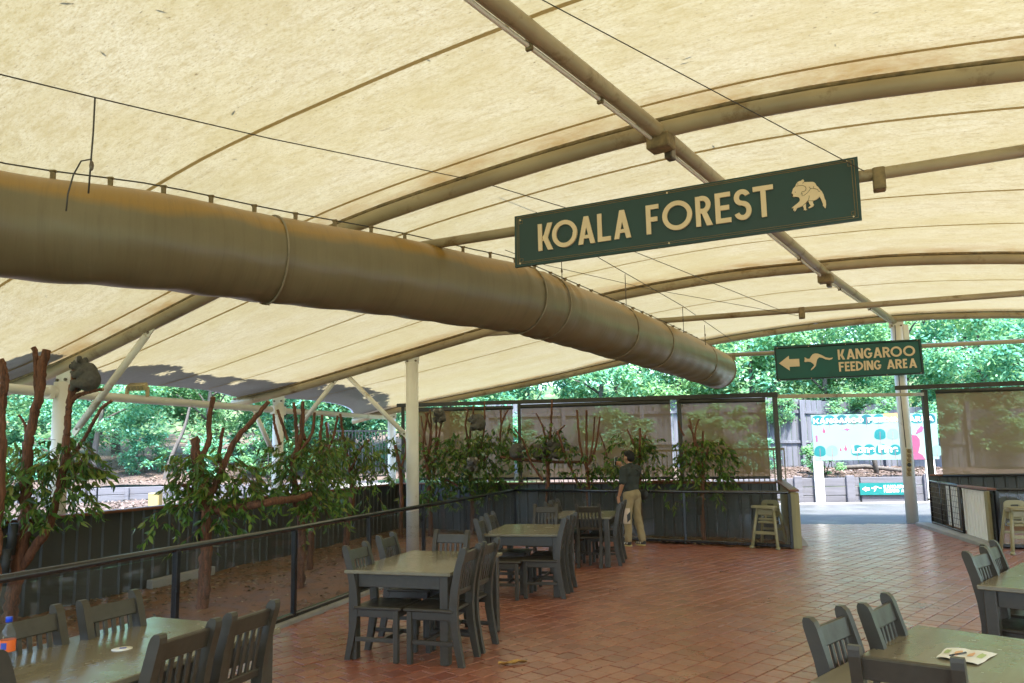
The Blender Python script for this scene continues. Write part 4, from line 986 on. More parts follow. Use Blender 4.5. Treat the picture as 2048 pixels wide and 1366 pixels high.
# --- kangaroo feeding area, hanging at the exit
P2 = Plane(onpl(1553, 762, V((8.70, 16.62, 0)), -74), -74+180)
q = [P2.uv(*c) for c in ((1849, 748), (1842, 678), (1548, 692))]
kang = board('hanging_sign', 'dark green hanging sign at the exit, arrow and kangaroo, reading KANGAROO FEEDING AREA', P2, [a[0] for a in q], [a[1] for a in q], .04, 'sign_green_lit')
ROO = [(437,405),(445,375),(440,350),(462,358),(470,368),(505,370),(525,335),(545,312),(575,301),(610,303),(660,322),(710,350),(760,360),(803,353),(795,372),(760,384),(710,376),(670,357),(630,350),(605,375),(595,410),(585,460),(560,490),(520,520),(530,493),(565,455),(555,435),(520,410),(480,405),(455,412)]
ARROW = [(115,428),(240,330),(243,375),(372,369),(380,465),(250,472),(253,520)]
Z2 = (1540, 660, 6.4)
def kang_face(pl, zm, sign, mat, bmat=None, th=.016):
    put_poly(pl, ARROW, zm, .002, th, mat, sign, 'arrow'); put_poly(pl, ROO, zm, .002, th, mat, sign, 'kangaroo_emblem')
    put_letters(pl, [('K',872,962),('A',983,1090),('N',1100,1196),('G',1205,1314),('A',1326,1437),('R',1447,1542),('O',1546,1692),('O',1708,1860)], lambda x: 382-.052*(x-872), lambda x: 252-.055*(x-872), zm, .18, .002, th, mat, sign)
    put_letters(pl, [('F',886,952),('E',962,1024),('E',1034,1094),('D',1104,1196),('I',1206,1226),('N',1240,1326),('G',1333,1428),('A',1499,1602),('R',1610,1696),('E',1705,1758),('A',1783,1882)], lambda x: 533-.052*(x-886), lambda x: 412-.050*(x-886), zm, .18, .002, th, mat, sign)
kang_face(P2, Z2, kang, MATS['letter_cream'])
put_frame(P2, [(62, 236), (1908, 130), (1958, 552), (95, 640)], Z2, .022, MATS['sign_edge'], kang)
for c in ((90, 232), (490, 210), (965, 183), (1880, 130), (120, 638), (530, 618), (1495, 575), (1930, 552)): put_poly(P2, [(c[0]+5*math.cos(k*.9), c[1]+5*math.sin(k*.9)) for k in range(7)], Z2, .0, .03, MATS['letter_cream'], kang, 'screw')
# --- small repeat on the timber retaining wall
RR0, RR1 = V((4.0, 24.1, 0)), V((15.0, 22.9, 0)); RYAW = math.degrees(math.atan2((RR1-RR0).x, (RR1-RR0).y))
t, d, nz = sleeper_wall('retaining_wall', 'grey sleeper retaining wall across the road beyond the exit', RR0, RR1, -.04, 3, .27, .09, 5, MATS['sleeper_grey'])
for px in (1596, 1700, 1855):
    p = onpl(px, 990, RR0, RYAW)+nz*.10; MB().box((p.x, p.y, .40), (.24, .10, .86), Matrix.Rotation(R(90-RYAW), 3, 'Z'), .015).build('wall_post', MATS['sleeper_grey'], t)
P3 = Plane(onpl(1721, 990, RR0+nz*.14, RYAW), RYAW)
ss = board('direction_sign', 'small turquoise arrow sign on the grey retaining wall beyond the exit', P3, [P3.uv(1829, 985)[0], P3.uv(1829, 964)[0], P3.uv(1718, 965)[0]], [P3.uv(1829, 989.5)[1], P3.uv(1827, 965)[1], P3.uv(1718, 966)[1]], .02, 'sign_turquoise')
class Remap:
    """the same artwork, redrawn at the size of the small board"""
    def __init__(s, pl, box): s.pl = pl; s.box = box; s.ux = pl.ux
    def uv(s, x, y):
        u, v = P2.uv(x, y); b = s.box; W2, H2 = P2.uv(1849, 748)[0], P2.uv(1548, 692)[1]; return (b[0]+u/W2*b[2], b[1]+v/H2*b[3])
    def at(s, u, v, d=0): return s.pl.at(u, v, d)
w3 = P3.uv(1829, 985)[0]; h3 = P3.uv(1718, 966)[1]; kang_face(Remap(P3, (0.02, .0, w3*.98, h3)), Z2, ss, MATS['print_white'], th=.004)
# --- big illustrated board
P4 = Plane(onpl(1629.5, 921, RR0+nz*.22, RYAW), RYAW); ZB = (1600, 800, 6.21)
bu = [P4.uv(1879, 918)[0], P4.uv(1873, 826)[0], P4.uv(1621.5, 830)[0]]; bv = [P4.uv(1879, 918)[1], P4.uv(1873, 826)[1], P4.uv(1621.5, 830)[1]]
big = board('billboard', 'wide pale illustrated board with teal trees and a pink animal, titled KANGAROO FEEDING AREA', P4, bu, bv, .05, 'board_white')
for px in (1641, 1866):
    p = onpl(px, 1000, RR0+nz*.16, RYAW); z1 = P4.P.z+.15; MB().box((p.x, p.y, z1/2-.02), (.27, .09, z1), Matrix.Rotation(R(90-RYAW), 3, 'Z'), .01).build('sign_post', MATS['white_steel'], big)
def treeprint(cx_, cy_, wd, ht, mat):
    pts = [(cx_+wd*.5*math.cos(a)*(1.0 if math.sin(a) < 0 else .96), cy_-ht*.5*(math.copysign(abs(math.sin(a))**(0.8 if math.sin(a) > 0 else 0.55), math.sin(a)))*(1.1 if math.sin(a) > 0 else .8)) for a in [2*math.pi*k/22 for k in range(22)]]
    g = put_poly(P4, pts, ZB, .001, .003, MATS[mat], big, 'printed_tree')
    put_poly(P4, [(cx_-3, cy_-ht*.30), (cx_+2, cy_-ht*.30), (cx_+8, cy_+ht*.72), (cx_+2, cy_+ht*.72)], ZB, .004, .002, MATS['print_trunk'], g, 'printed_trunk')
for i, (x, y, m_) in enumerate(((217, 262, 'print_teal'), (362, 258, 'print_teal'), (520, 255, 'print_deep'), (668, 250, 'print_sage'), (825, 250, 'print_deep'), (978, 245, 'print_teal'), (1452, 238, 'print_teal'), (1610, 240, 'print_deep'))): treeprint(x, y, 150, 128, m_)
for x, y, m_ in ((993, 435, 'print_teal'), (1152, 432, 'print_mint'), (248, 645, 'print_teal'), (398, 640, 'print_mint'), (710, 635, 'print_teal'), (860, 625, 'print_teal'), (1012, 622, 'print_teal'), (1180, 628, 'print_teal'), (1700, 640, 'print_mint')): treeprint(x, y, 148, 140, m_)
put_poly(P4, [(1035, 170), (1345, 152), (1345, 262), (1035, 272)], ZB, .0045, .002, MATS['print_orange'], big, 'printed_panel')
put_letters(P4, [('K',163,240),('A',243,318),('N',325,400),('G',405,478),('A',480,556),('R',562,630),('O',630,706),('O',710,788),('F',845,905),('E',915,970),('E',980,1040),('D',1046,1118),('I',1130,1150),('N',1165,1240),('G',1248,1325),('A',1352,1430),('R',1436,1500),('E',1512,1570),('A',1580,1660)],
    lambda x: 293-.022*(x-163), lambda x: 232-.022*(x-163), ZB, .27, .007, .004, MATS['print_white'], big)
put_poly(P4, [(1368, 740), (1368, 440), (1400, 432), (1450, 440), (1488, 490), (1492, 560), (1470, 655), (1520, 680), (1560, 738)], ZB, .001, .003, MATS['print_pink'], big, 'printed_animal')
put_poly(P4, [(1430, 432), (1455, 370), (1505, 315), (1535, 345), (1520, 390)], ZB, .0045, .002, MATS['print_rose'], big, 'printed_ear')
put_poly(P4, [(1390, 625), (1440, 620), (1432, 642), (1400, 648)], ZB, .0045, .002, MATS['print_trunk'], big, 'printed_mouth')
put_poly(P4, [(190, 440), (218, 436), (222, 520), (198, 524)], ZB, .001, .002, MATS['print_rose'], big, 'printed_tab')
for ox_, oy_, s_ in ((295, 375, 1.0), (565, 595, 1.0), (503, 612, .7)):
    put_poly(P4, [(ox_+s_*a, oy_+s_*c) for a, c in ((-6,-40),(2,-38),(4,-18),(18,2),(22,25),(8,32),(30,42),(0,36),(-14,28),(-18,8),(-6,-16))], ZB, .001, .002, MATS['print_pink'], big, 'printed_kangaroo')
put_poly(P4, [(520,372),(560,362),(575,350),(600,355),(625,365),(605,372),(590,388),(575,378),(545,376)], ZB, .001, .002, MATS['print_rose'], big, 'printed_kangaroo')
fc = bpy.data.curves.new('words', 'FONT'); fc.body = 'Lone Pine'; fc.size = 1; fc.offset = 0.03; fo = bpy.data.objects.new('words', fc); COL.objects.link(fo)
dg = bpy.context.evaluated_depsgraph_get(); fm = bpy.data.meshes.new_from_object(fo.evaluated_get(dg)); bpy.data.objects.remove(fo)
xs = [v.co.x for v in fm.vertices]; ys_ = [v.co.y for v in fm.vertices]; b = MB()
u0, v0 = P4.uv(1600+650/6.21, 800+655/6.21); u1, v1 = P4.uv(1600+1218/6.21, 800+645/6.21); v2 = P4.uv(1600+650/6.21, 800+565/6.21)[1]
b.add([P4.at(u0+(v.co.x-min(xs))/(max(xs)-min(xs))*(u1-u0), v0+v.co.y/max(ys_)*(v2-v0), .010) for v in fm.vertices], [tuple(p.vertices) for p in fm.polygons]); b.build('lettering', MATS['print_white'], big, recalc=False)

# badge strip and wires on the exit column
t = thing('badge_strip', 'tan strip of six round badges fixed to the white exit column', 'badge strip', (8.70, 16.66, 1.9))
for k in range(6):
    zz = aty(1818, 902+k*9.2, 16.62)
    MB().box(zz, (.115, .012, .10), None, .003).build('badge_plate', MATS['lamp_tan'], t)
    o = MB().lathe([(.0, 0), (.044, 0), (.046, .006), (.030, .010)], (0, 0, 0), 16).mesh('badge', MATS['gold_line'] if k != 3 else MATS['dark_metal'])
    inst('badge', o, t, zz+V((0, -.008, 0))-V((8.70, 16.66, 1.9)), (R(90), 0, 0))
t = thing('wiring', 'thin black cable clipped down the front of the white exit column', 'cable', (8.72, 16.70, 4.3))
MB().tube([aty(1790, 650, 16.70), aty(1792, 690, 16.70), aty(1803, 810, 16.70), aty(1812, 895, 16.69)], .010, 5).build('strand', MATS['cable_steel'], t)
# ================================================================== ROAD, MULCH BED, PALING FENCE
patch('road', MATS['asphalt'], (4.4, 17.2, -.008), (20, 13.4, -.008), (22, 22.6, -.008), (3.0, 24.6, -.008), 10, 10); tag(bpy.data.objects['road'], kind='structure')
b = MB().beam(RR0+V((0, -.42, .012)), RR1+V((0, -.42, .012)), .30, .04, .006); tag(b.build('kerb', MATS['concrete']), kind='structure')
patch('mulch_bed', MATS['mulch_ground'], RR0+V((-3, .05, .78)), RR1+V((4, .05, .70)), RR1+V((5, 5.2, .95)), RR0+V((-3, 4.2, 1.15)), 24, 10, lambda x, y: .05*hn(x, y, 1.5)); tag(bpy.data.objects['mulch_bed'], kind='structure')
rg = random.Random(8); b = MB()
for k in range(2600):
    u, v = rg.random(), rg.random(); a = RR0.lerp(RR1, u); p = V((a.x, a.y+.1+v*4.0, lerp(lerp(.80, .72, u), lerp(1.12, .93, u), v)+.05*hn(a.x, a.y+v*4, 1.5)+.02)); scatter_leaf(b, p, rg.uniform(.08, .22), rg.uniform(.03, .07), rg, .5)
tag(b.build('mulch_chips', MATS['mulch_chip'], recalc=False), 'bark chips and leaves on the raised bed below the paling fence', 'bark mulch', kind='stuff')
pf = thing('paling_fence', 'tall weathered grey paling fence behind the illustrated board', 'fence', (4, 27.4, .9))
NP = 120; A_, B_ = V((-1.0, 28.3, 0)), V((22, 26.6, 0)); pd = (B_-A_).normalized(); pyaw = math.atan2(pd.y, pd.x); rg = random.Random(4)
pm = [MB().box((0, 0, 0), ((B_-A_).length/NP-.006-.004*k, .02, 1.0), None, .004).mesh('paling', MATS['paling_grey']) for k in range(3)]
for k in range(NP):
    p = A_.lerp(B_, (k+.5)/NP); u = min(1, max(0, (p.x-9)/7)); zt = lerp(3.62, 2.95, u)+rg.uniform(-.03, .03); z0 = .8-.15*u
    o = inst('paling', pm[k % 3], pf, (p.x-4, p.y-27.4+rg.uniform(-.008, .008), (zt+z0)/2-.9), (rg.uniform(-.01, .01), rg.uniform(-.008, .008), pyaw), (1, 1, zt-z0))
for za, zb_ in ((3.12, 2.62), (1.98, 1.75)):
    for k in range(8):
        p, q = A_.lerp(B_, k/8+.001), A_.lerp(B_, (k+1)/8-.001)
        f = lambda P: lerp(za, zb_, min(1, max(0, (P.x-9)/7)))
        MB().beam(p+V((0, -.05, f(p))), q+V((0, -.05, f(q))), .05, .10, .006).build('fence_rail', MATS['paling_grey'], pf)
for k in range(9):
    p = A_.lerp(B_, k/8); u = min(1, max(0, (p.x-9)/7)); MB().box((p.x, p.y-.12, 2.1), (.16, .10, 2.8-.5*u), None, .01).build('fence_post', MATS['paling_grey'], pf)
o = MB().beam(A_+V((0, -.06, .86)), B_+V((0, -.06, .70)), .06, .28, .01).build('plinth_board', MATS['board_timber'], pf)
o = MB().tube([V((10.6, 25.0, 1.02)), V((11.6, 25.1, 1.06)), V((12.6, 24.7, .92))], [.07, .08, .06], 8, jit=.1, rg=rg).build('fallen_log', MATS['grey_bark']); tag(o, 'fallen grey log lying on the mulch bed behind the small arrow sign', 'log')
# ================================================================== FURNITURE
GP, TP = MATS['grey_paint'], MATS['table_paint']
def make_table():
    t = thing('dining_table', '', 'table')
    MB().box((0, 0, .705), (.95, 1.30, .030), None, .005).build('tabletop', TP, t, False)
    for sx in (-1, 1):
        MB().box((sx*.41, 0, .632), (.022, 1.10, .105), None, .003).build('apron', GP, t, False)
        for sy in (-1, 1): MB().box((sx*.41, sy*.585, .345), (.075, .075, .69), None, .006).build('leg', GP, t, False)
    for sy in (-1, 1): MB().box((0, sy*.585, .632), (.74, .022, .105), None, .003).build('apron', GP, t, False)
    return t
def stile_prof():
    # side profile of the curved back post, (y, z) centre line
    return [(-.270, 0), (-.240, .14), (-.213, .30), (-.205, .44), (-.218, .58), (-.250, .74), (-.290, .875)]
def make_chair():
    t = thing('slat_chair', '', 'chair'); W = .165; pr = stile_prof()
    for sx in (-1, 1):
        b = MB(); vs = []; wd = [.050, .056, .062, .066, .064, .062, .060]
        pts = pr+[(-.297, .900), (-.303, .915)]; wd = wd+[.050, .026]
        for (y, z), d in zip(pts, wd):
            for dx, dy in ((-.021, -d/2), (.021, -d/2), (.021, d/2), (-.021, d/2)): vs.append((sx*W+dx, y+dy, z))
        n = len(pts)
        b.add(vs, [(0, 3, 2, 1), tuple((n-1)*4+k for k in range(4))]+[(i*4+k, i*4+(k+1) % 4, (i+1)*4+(k+1) % 4, (i+1)*4+k) for i in range(n-1) for k in range(4)])
        b.build('back_post', GP, t, False)
        MB().box((sx*.175, .175, .205), (.042, .042, .41), None, .004).build('leg', GP, t, False)
        MB().box((sx*.170, -.02, .17), (.020, .36, .034), None, .003).build('stretcher', GP, t, False)
        MB().box((sx*.172, -.02, .378), (.020, .36, .060), None, .003).build('seat_rail', GP, t, False)
    MB().box((0, .175, .378), (.33, .020, .060), None, .003).build('seat_rail', GP, t, False)
    MB().box((0, .01, .422), (.41, .43, .026), None, .008).build('seat', GP, t, False)
    MB().box((0, .06, .17), (.33, .020, .034), None, .003).build('stretcher', GP, t, False)
    q = Matrix.Rotation(R(14), 3, 'X')
    MB().box((0, -.272, .832), (.30, .024, .088), q, .005).build('top_rail', GP, t, False)
    MB().box((0, -.216, .555), (.30, .024, .045), q, .004).build('lower_rail', GP, t, False)
    sm = MB().beam((0, -.220, .575), (0, -.263, .792), .024, .013, .002).mesh('slat', GP)
    for k in range(5): inst('slat', sm, t, ((k-2)*.052, 0, 0))
    return t
TABLES = [((-1.99, 3.86), 22.9, 'grey dining table with a round white coaster and a bottle on it'),
    ((-.78, 6.87), 18.0, 'bare-topped grey dining table in the middle foreground, nearest of the row of three'),
    ((.196, 9.61), 12.6, 'grey dining table in the middle of the row of three by the glass fence'),
    ((1.09, 11.84), 15.0, 'grey dining table farthest in the row, just left of the standing man'),
    ((1.946, 3.234), 45.0, 'grey dining table with a folded map lying on it, at the bottom right'),
    ((3.846, 5.254), 45.0, 'grey dining table cut by the right edge, behind the table with the map')]
tb0 = make_table()
for i, ((x, y), yw, lab) in enumerate(TABLES):
    o = tb0 if i == 0 else copy_tree(tb0); o.location = (x, y, 0); o.rotation_euler = (0, 0, R(-yw)); tag(o, lab, group='grey dining tables')
CH = [((-2.45, 3.86), 112, 'grey slat chair directly behind the orange-labelled bottle, at the bottom left table'),
    ((-2.25, 4.27), 112, 'grey slat chair at the coaster table, standing against the leaf litter behind the glass'),
    ((-1.46, 3.44), -70, 'grey slat chair on the right of the coaster table, nearer the camera'),
    ((-1.32, 3.87), -71, 'grey slat chair on the right of the coaster table, beside its far corner'),
    ((-2.20, 3.14), 24, 'grey slat chair cut by the bottom left corner, only one post showing'),
    ((1.38, 3.46), 136, 'grey slat chair on the left of the map table, nearer the camera'),
    ((1.735, 3.745), 133, 'grey slat chair on the left of the map table, beside its far corner'),
    ((1.375, 2.78), 36, 'grey slat chair at the near end of the map table, cut by the bottom edge'),
    ((3.24, 5.42), 140, 'grey slat chair at the right-edge table, nearer of two, seen almost edge-on'),
    ((3.56, 5.78), 133, 'grey slat chair at the right-edge table, in front of the second high chair'),
    ((-1.37, 6.58), 108, 'grey slat chair on the fence side of the bare foreground table, nearer the camera'),
    ((-1.25, 7.38), 104, 'grey slat chair on the fence side of the bare foreground table, by the white column'),
    ((-.362, 6.25), -71, 'grey slat chair on the right side of the bare foreground table, nearer the camera'),
    ((-.222, 6.67), -71, 'grey slat chair on the right of the bare foreground table, the farther one'),
    ((-.63, 7.60), 198, 'grey slat chair at the far end of the bare foreground table, facing the camera'),
    ((-.43, 9.06), 100, 'grey slat chair on the left of the second table, turned with its seat showing'),
    ((-.33, 9.88), 103, 'grey slat chair on the left of the second table, nearer the fence corner'),
    ((.60, 8.99), -78, 'grey slat chair on the right of the second table, nearer the camera'),
    ((.72, 9.42), -77, 'grey slat chair on the right of the second table, farther from the camera'),
    ((.46, 11.30), 196, 'grey slat chair facing the camera between the second table and the farthest one'),
    ((1.06, 11.12), 17, 'grey slat chair with its back to the camera before the farthest table'),
    ((.52, 11.98), 106, 'grey slat chair on the left of the farthest table, nearer of two little ones'),
    ((.66, 12.48), 106, 'grey slat chair on the left of the farthest table, the most distant chair'),
    ((1.60, 11.45), -75, 'grey slat chair edge-on right of the farthest table, in front of the man'),
    ((1.70, 11.86), -76, 'grey slat chair right of the farthest table, next to the legs of the man')]
ch0 = make_chair()
for i, ((x, y), hd, lab) in enumerate(CH):
    o = ch0 if i == 0 else copy_tree(ch0); f = yawdir(hd)
    o.location = (x+f.x*.295, y+f.y*.295, 0); o.rotation_euler = (0, 0, R(-hd)); tag(o, lab, group='grey slat chairs')
def make_highchair():
    t = thing('high_chair', '', 'high chair'); HM = MATS['highchair_tan']
    for sx in (-1, 1):
        MB().tube([(sx*.235, .21, .02), (sx*.19, .155, .35), (sx*.150, .10, .60)], [.030, .027, .026], 10).build('leg', HM, t, False)
        MB().tube([(sx*.235, -.21, .02), (sx*.19, -.155, .35), (sx*.150, -.11, .60)], [.030, .027, .026], 10).build('leg', HM, t, False)
        MB().box((sx*.15, 0, .60), (.035, .27, .05), None, .010).build('arm', HM, t, False)
        MB().ball((sx*.245, .225, .022), (.040, .055, .024)).build('foot', HM, t, False)
        MB().ball((sx*.245, -.225, .03), (.035, .040, .032)).build('foot', HM, t, False)
    MB().box((0, .17, .24), (.40, .028, .05), None, .008).build('foot_rung', HM, t, False)
    MB().box((0, -.17, .28), (.36, .028, .035), None, .008).build('foot_rung', HM, t, False)
    MB().box((0, 0, .40), (.29, .27, .035), None, .012).build('seat', HM, t, False)
    fp = MB()
    fp.box((0, .105, .555), (.27, .020, .085), None, .006).box((0, .105, .45), (.27, .020, .03), None, .006).box((0, .105, .50), (.030, .020, .09), None, .004)
    fp.build('front_guard', HM, t, False)
    # back: rounded panel with a hand slot
    n = 26; out = []; inn = []
    for k in range(n):
        a = 2*math.pi*k/n; s_, c_ = math.sin(a), math.cos(a); e = lambda v, p: math.copysign(abs(v)**p, v)
        out.append((.165*e(c_, .45), .60+.135*e(s_, .45))); inn.append((.065*e(c_, .5), .66+.016*e(s_, .5)))
    vs = [(x, y_, z) for y_ in (-.135, -.105) for ring in (out, inn) for x, z in ring]; fs = []
    for k in range(n):
        k2 = (k+1) % n
        fs += [(k, k2, n+k2, n+k), (2*n+k, 3*n+k, 3*n+k2, 2*n+k2), (k, 2*n+k, 2*n+k2, k2), (n+k, n+k2, 3*n+k2, 3*n+k)]
    MB().add(vs, fs).build('backrest', HM, t, False)
    tr = []
    for k in range(28):
        a = 2*math.pi*k/28; tr.append((.225*math.copysign(abs(math.cos(a))**.5, math.cos(a)), .15+.11*math.copysign(abs(math.sin(a))**.6, math.sin(a))))
    MB().prism(tr, (0, 0, .622), (1, 0, 0), (0, 1, 0), .022).tube([(x*.97, .15+(y-.15)*.95, .648) for x, y in tr+tr[:1]], .011, 6, False).build('tray', HM, t, False)
    return t
hc = make_highchair(); hc.location = (4.31, 13.02, 0); hc.rotation_euler = (0, 0, R(180-42)); hc.scale = (.94, .94, 1.08); tag(hc, 'tan plastic high chair against the fence left of the exit', group='tan high chairs')
hc2 = copy_tree(hc); hc2.location = (7.72, 11.72, 0); hc2.rotation_euler = (0, 0, R(180-10)); tag(hc2, 'tan plastic high chair cut by the right edge, in front of the right glass fence', group='tan high chairs')

# ------------------------------------------------------------------ small things on tables and floor
b = MB(); b.lathe([(.0, 0), (.048, 0), (.048, .0015), (.0, .0016)], atz(244, 1298, .7215), 28); t = b.build('coaster', MATS['paper_white']); tag(t, 'round white paper coaster on the bottom left table', 'coaster')
c = atz(246, 1297, .7215); bx = MB().box((c.x, c.y, .7240), (.030, .022, .0012), Matrix.Rotation(.3, 3, 'Z')); bx.build('print_mark', MATS['label_blue']).parent = t
bt = thing('water_bottle', 'clear plastic bottle with orange label and blue cap on the bottom left table', 'bottle', atz(13, 1332, .7215)); bl = V(bt.location)
k = .92
MB().lathe([(.018*k, 0), (.031*k, .004), (.033*k, .03), (.0315*k, .045), (.0335*k, .06), (.0335*k, .125), (.033*k, .135), (.027*k, .158), (.015*k, .185), (.0135*k, .195), (.0135*k, .200)], bl, 24).build('bottle_body', MATS['bottle_plastic'], bt)
MB().lathe([(.030*k, .004), (.032*k, .03), (.031*k, .058), (.0, .0585)], bl, 24).build('drink', MATS['bottle_plastic'], bt)
n = 24; vs = [bl+V((.0345*k*math.cos(2*math.pi*i/n), .0345*k*math.sin(2*math.pi*i/n), z)) for z in (.066, .118) for i in range(n)]
MB().add(vs, [(i, (i+1) % n, n+(i+1) % n, n+i) for i in range(n)], True).build('bottle_label', MATS['bottle_label'], bt, recalc=False)
vs = [bl+V((.0350*k*math.cos(a), .0350*k*math.sin(a), z)) for z in (.078, .108) for a in [R(245+i*7) for i in range(8)]]
MB().add(vs, [(i, i+1, 9+i, 8+i) for i in range(7)], True).build('label_panel', MATS['label_blue'], bt, recalc=False)
MB().lathe([(.0155*k, .196), (.0155*k, .217), (.0145*k, .219), (.0, .219)], bl, 24).build('bottle_cap', MATS['bottle_cap'], bt)
cpt = atz(-12, 1318, .7215); o = MB().lathe([(.026, 0), (.036, .10), (.034, .10), (.024, .004)], cpt, 20).build('paper_cup', MATS['paper_white']); tag(o, 'white paper cup beside the bottle, cut by the left edge', 'cup')
# map on the right table
mp = [atz(*q, .7215) for q in ((1872, 1316), (1893, 1296), (1995, 1308), (1956, 1331))]
vs = []; N = 8
for j in range(N+1):
    for i in range(N+1):
        p = mp[0].lerp(mp[3], i/N).lerp(mp[1].lerp(mp[2], i/N), j/N); p.z = .7235+.006*abs(math.sin(i/N*math.pi*2))+.002*math.sin(j*1.3+i); vs.append(p)
t = MB().add(vs, [(j*(N+1)+i, j*(N+1)+i+1, (j+1)*(N+1)+i+1, (j+1)*(N+1)+i) for j in range(N) for i in range(N)], True).build('folded_map', MATS['paper_white'], recalc=False); tag(t, 'folded paper map lying on the table at the bottom right', 'map')
def mapspot(name, mat, pts, dz):
    vs = []
    for u, v in pts:
        i, j = u*N, v*N; p = mp[0].lerp(mp[3], u).lerp(mp[1].lerp(mp[2], u), v); p.z = .7235+.006*abs(math.sin(u*math.pi*2))+.002*math.sin(j*1.3+i)+dz; vs.append(p)
    o = MB().add(vs, [tuple(range(len(vs)))]).build(name, mat, recalc=False); o.parent = t
simple('map_green', (0.42, 0.52, 0.22), 0.6, 0.2, 20); simple('map_orange', (0.72, 0.42, 0.22), 0.6, 0.2, 20)
for u0 in (.06, .30, .56, .78):
    mapspot('printed_area', MATS['map_green' if u0 in (.06, .78) else 'map_orange'], [(u0+.07+.07*math.cos(a), .55+.22*math.sin(a+u0*9)*math.cos(a*2)*.4+.20*math.sin(a)) for a in [k*.7 for k in range(9)]], .0022)
pen0 = atz(1900, 1311, .7300); o = MB().tube([pen0, atz(1932, 1305, .7305)], .0042, 8).build('pen', MATS['phone_black']); tag(o, 'dark pen lying across the folded map', 'pen')
# dry bark strip on the floor
b = MB(); A0 = atz(997, 1329, .012); A1 = atz(1054, 1323, .012); vs = []
for i in range(11):
    u = i/10; p = A0.lerp(A1, u); w_ = .020*math.sin(math.pi*min(1, u*.9+.1))+.002; nz = V((-(A1-A0).y, (A1-A0).x, 0)).normalized()
    vs += [p-nz*w_+V((0, 0, .012+.008*math.sin(i))), p+V((0, 0, -.004+.004*math.sin(i*2))), p+nz*w_+V((0, 0, .014+.006*math.cos(i)))]
b.add(vs, [q for i in range(10) for q in ((3*i, 3*i+1, 3*i+4, 3*i+3), (3*i+1, 3*i+2, 3*i+5, 3*i+4))], True); o = b.build('bark_strip', MATS['dry_leaf'], recalc=False); tag(o, 'curled golden strip of dry bark lying on the brick floor', 'bark strip')
rg = random.Random(21); b = MB()
for k in range(130):
    p = atz(rg.uniform(560, 1950), rg.uniform(1090, 1360), .008)
    if inpoly(p.x, p.y, FLOOR): scatter_leaf(b, p, rg.uniform(.012, .05), rg.uniform(.006, .016), rg, .3)
tag(b.build('floor_litter', MATS['litter_leaf'], recalc=False), 'tiny leaf scraps and crumbs scattered over the brick floor', 'litter', kind='stuff')
# floodlight on the eave beam
lt = thing('floodlight', 'small tan louvred floodlight mounted on the left eave beam', 'light', onpl(275, 775, (-5.4, 8.97, 0), 12.2)); lc = V(lt.location)
m_ = Matrix.Rotation(R(-12), 3, 'Z') @ Matrix.Rotation(R(28), 3, 'X')
MB().box(lc+V((0, 0, .01)), (.27, .10, .085), m_, .008).build('housing', MATS['lamp_tan'], lt)
for k in range(5): MB().box(lc+m_ @ V(((k-2)*.05, -.053, 0))+V((0, 0, .01)), (.040, .008, .06), m_, .002).build('louvre', MATS['timber_post'], lt)
for s in (-1, 1): MB().box(lc+V((s*.14, 0, -.06)), (.035, .05, .14), None, .004).build('bracket', MATS['lamp_tan'], lt)
# speakers / food pots hung on perch trunks are built with the trees below

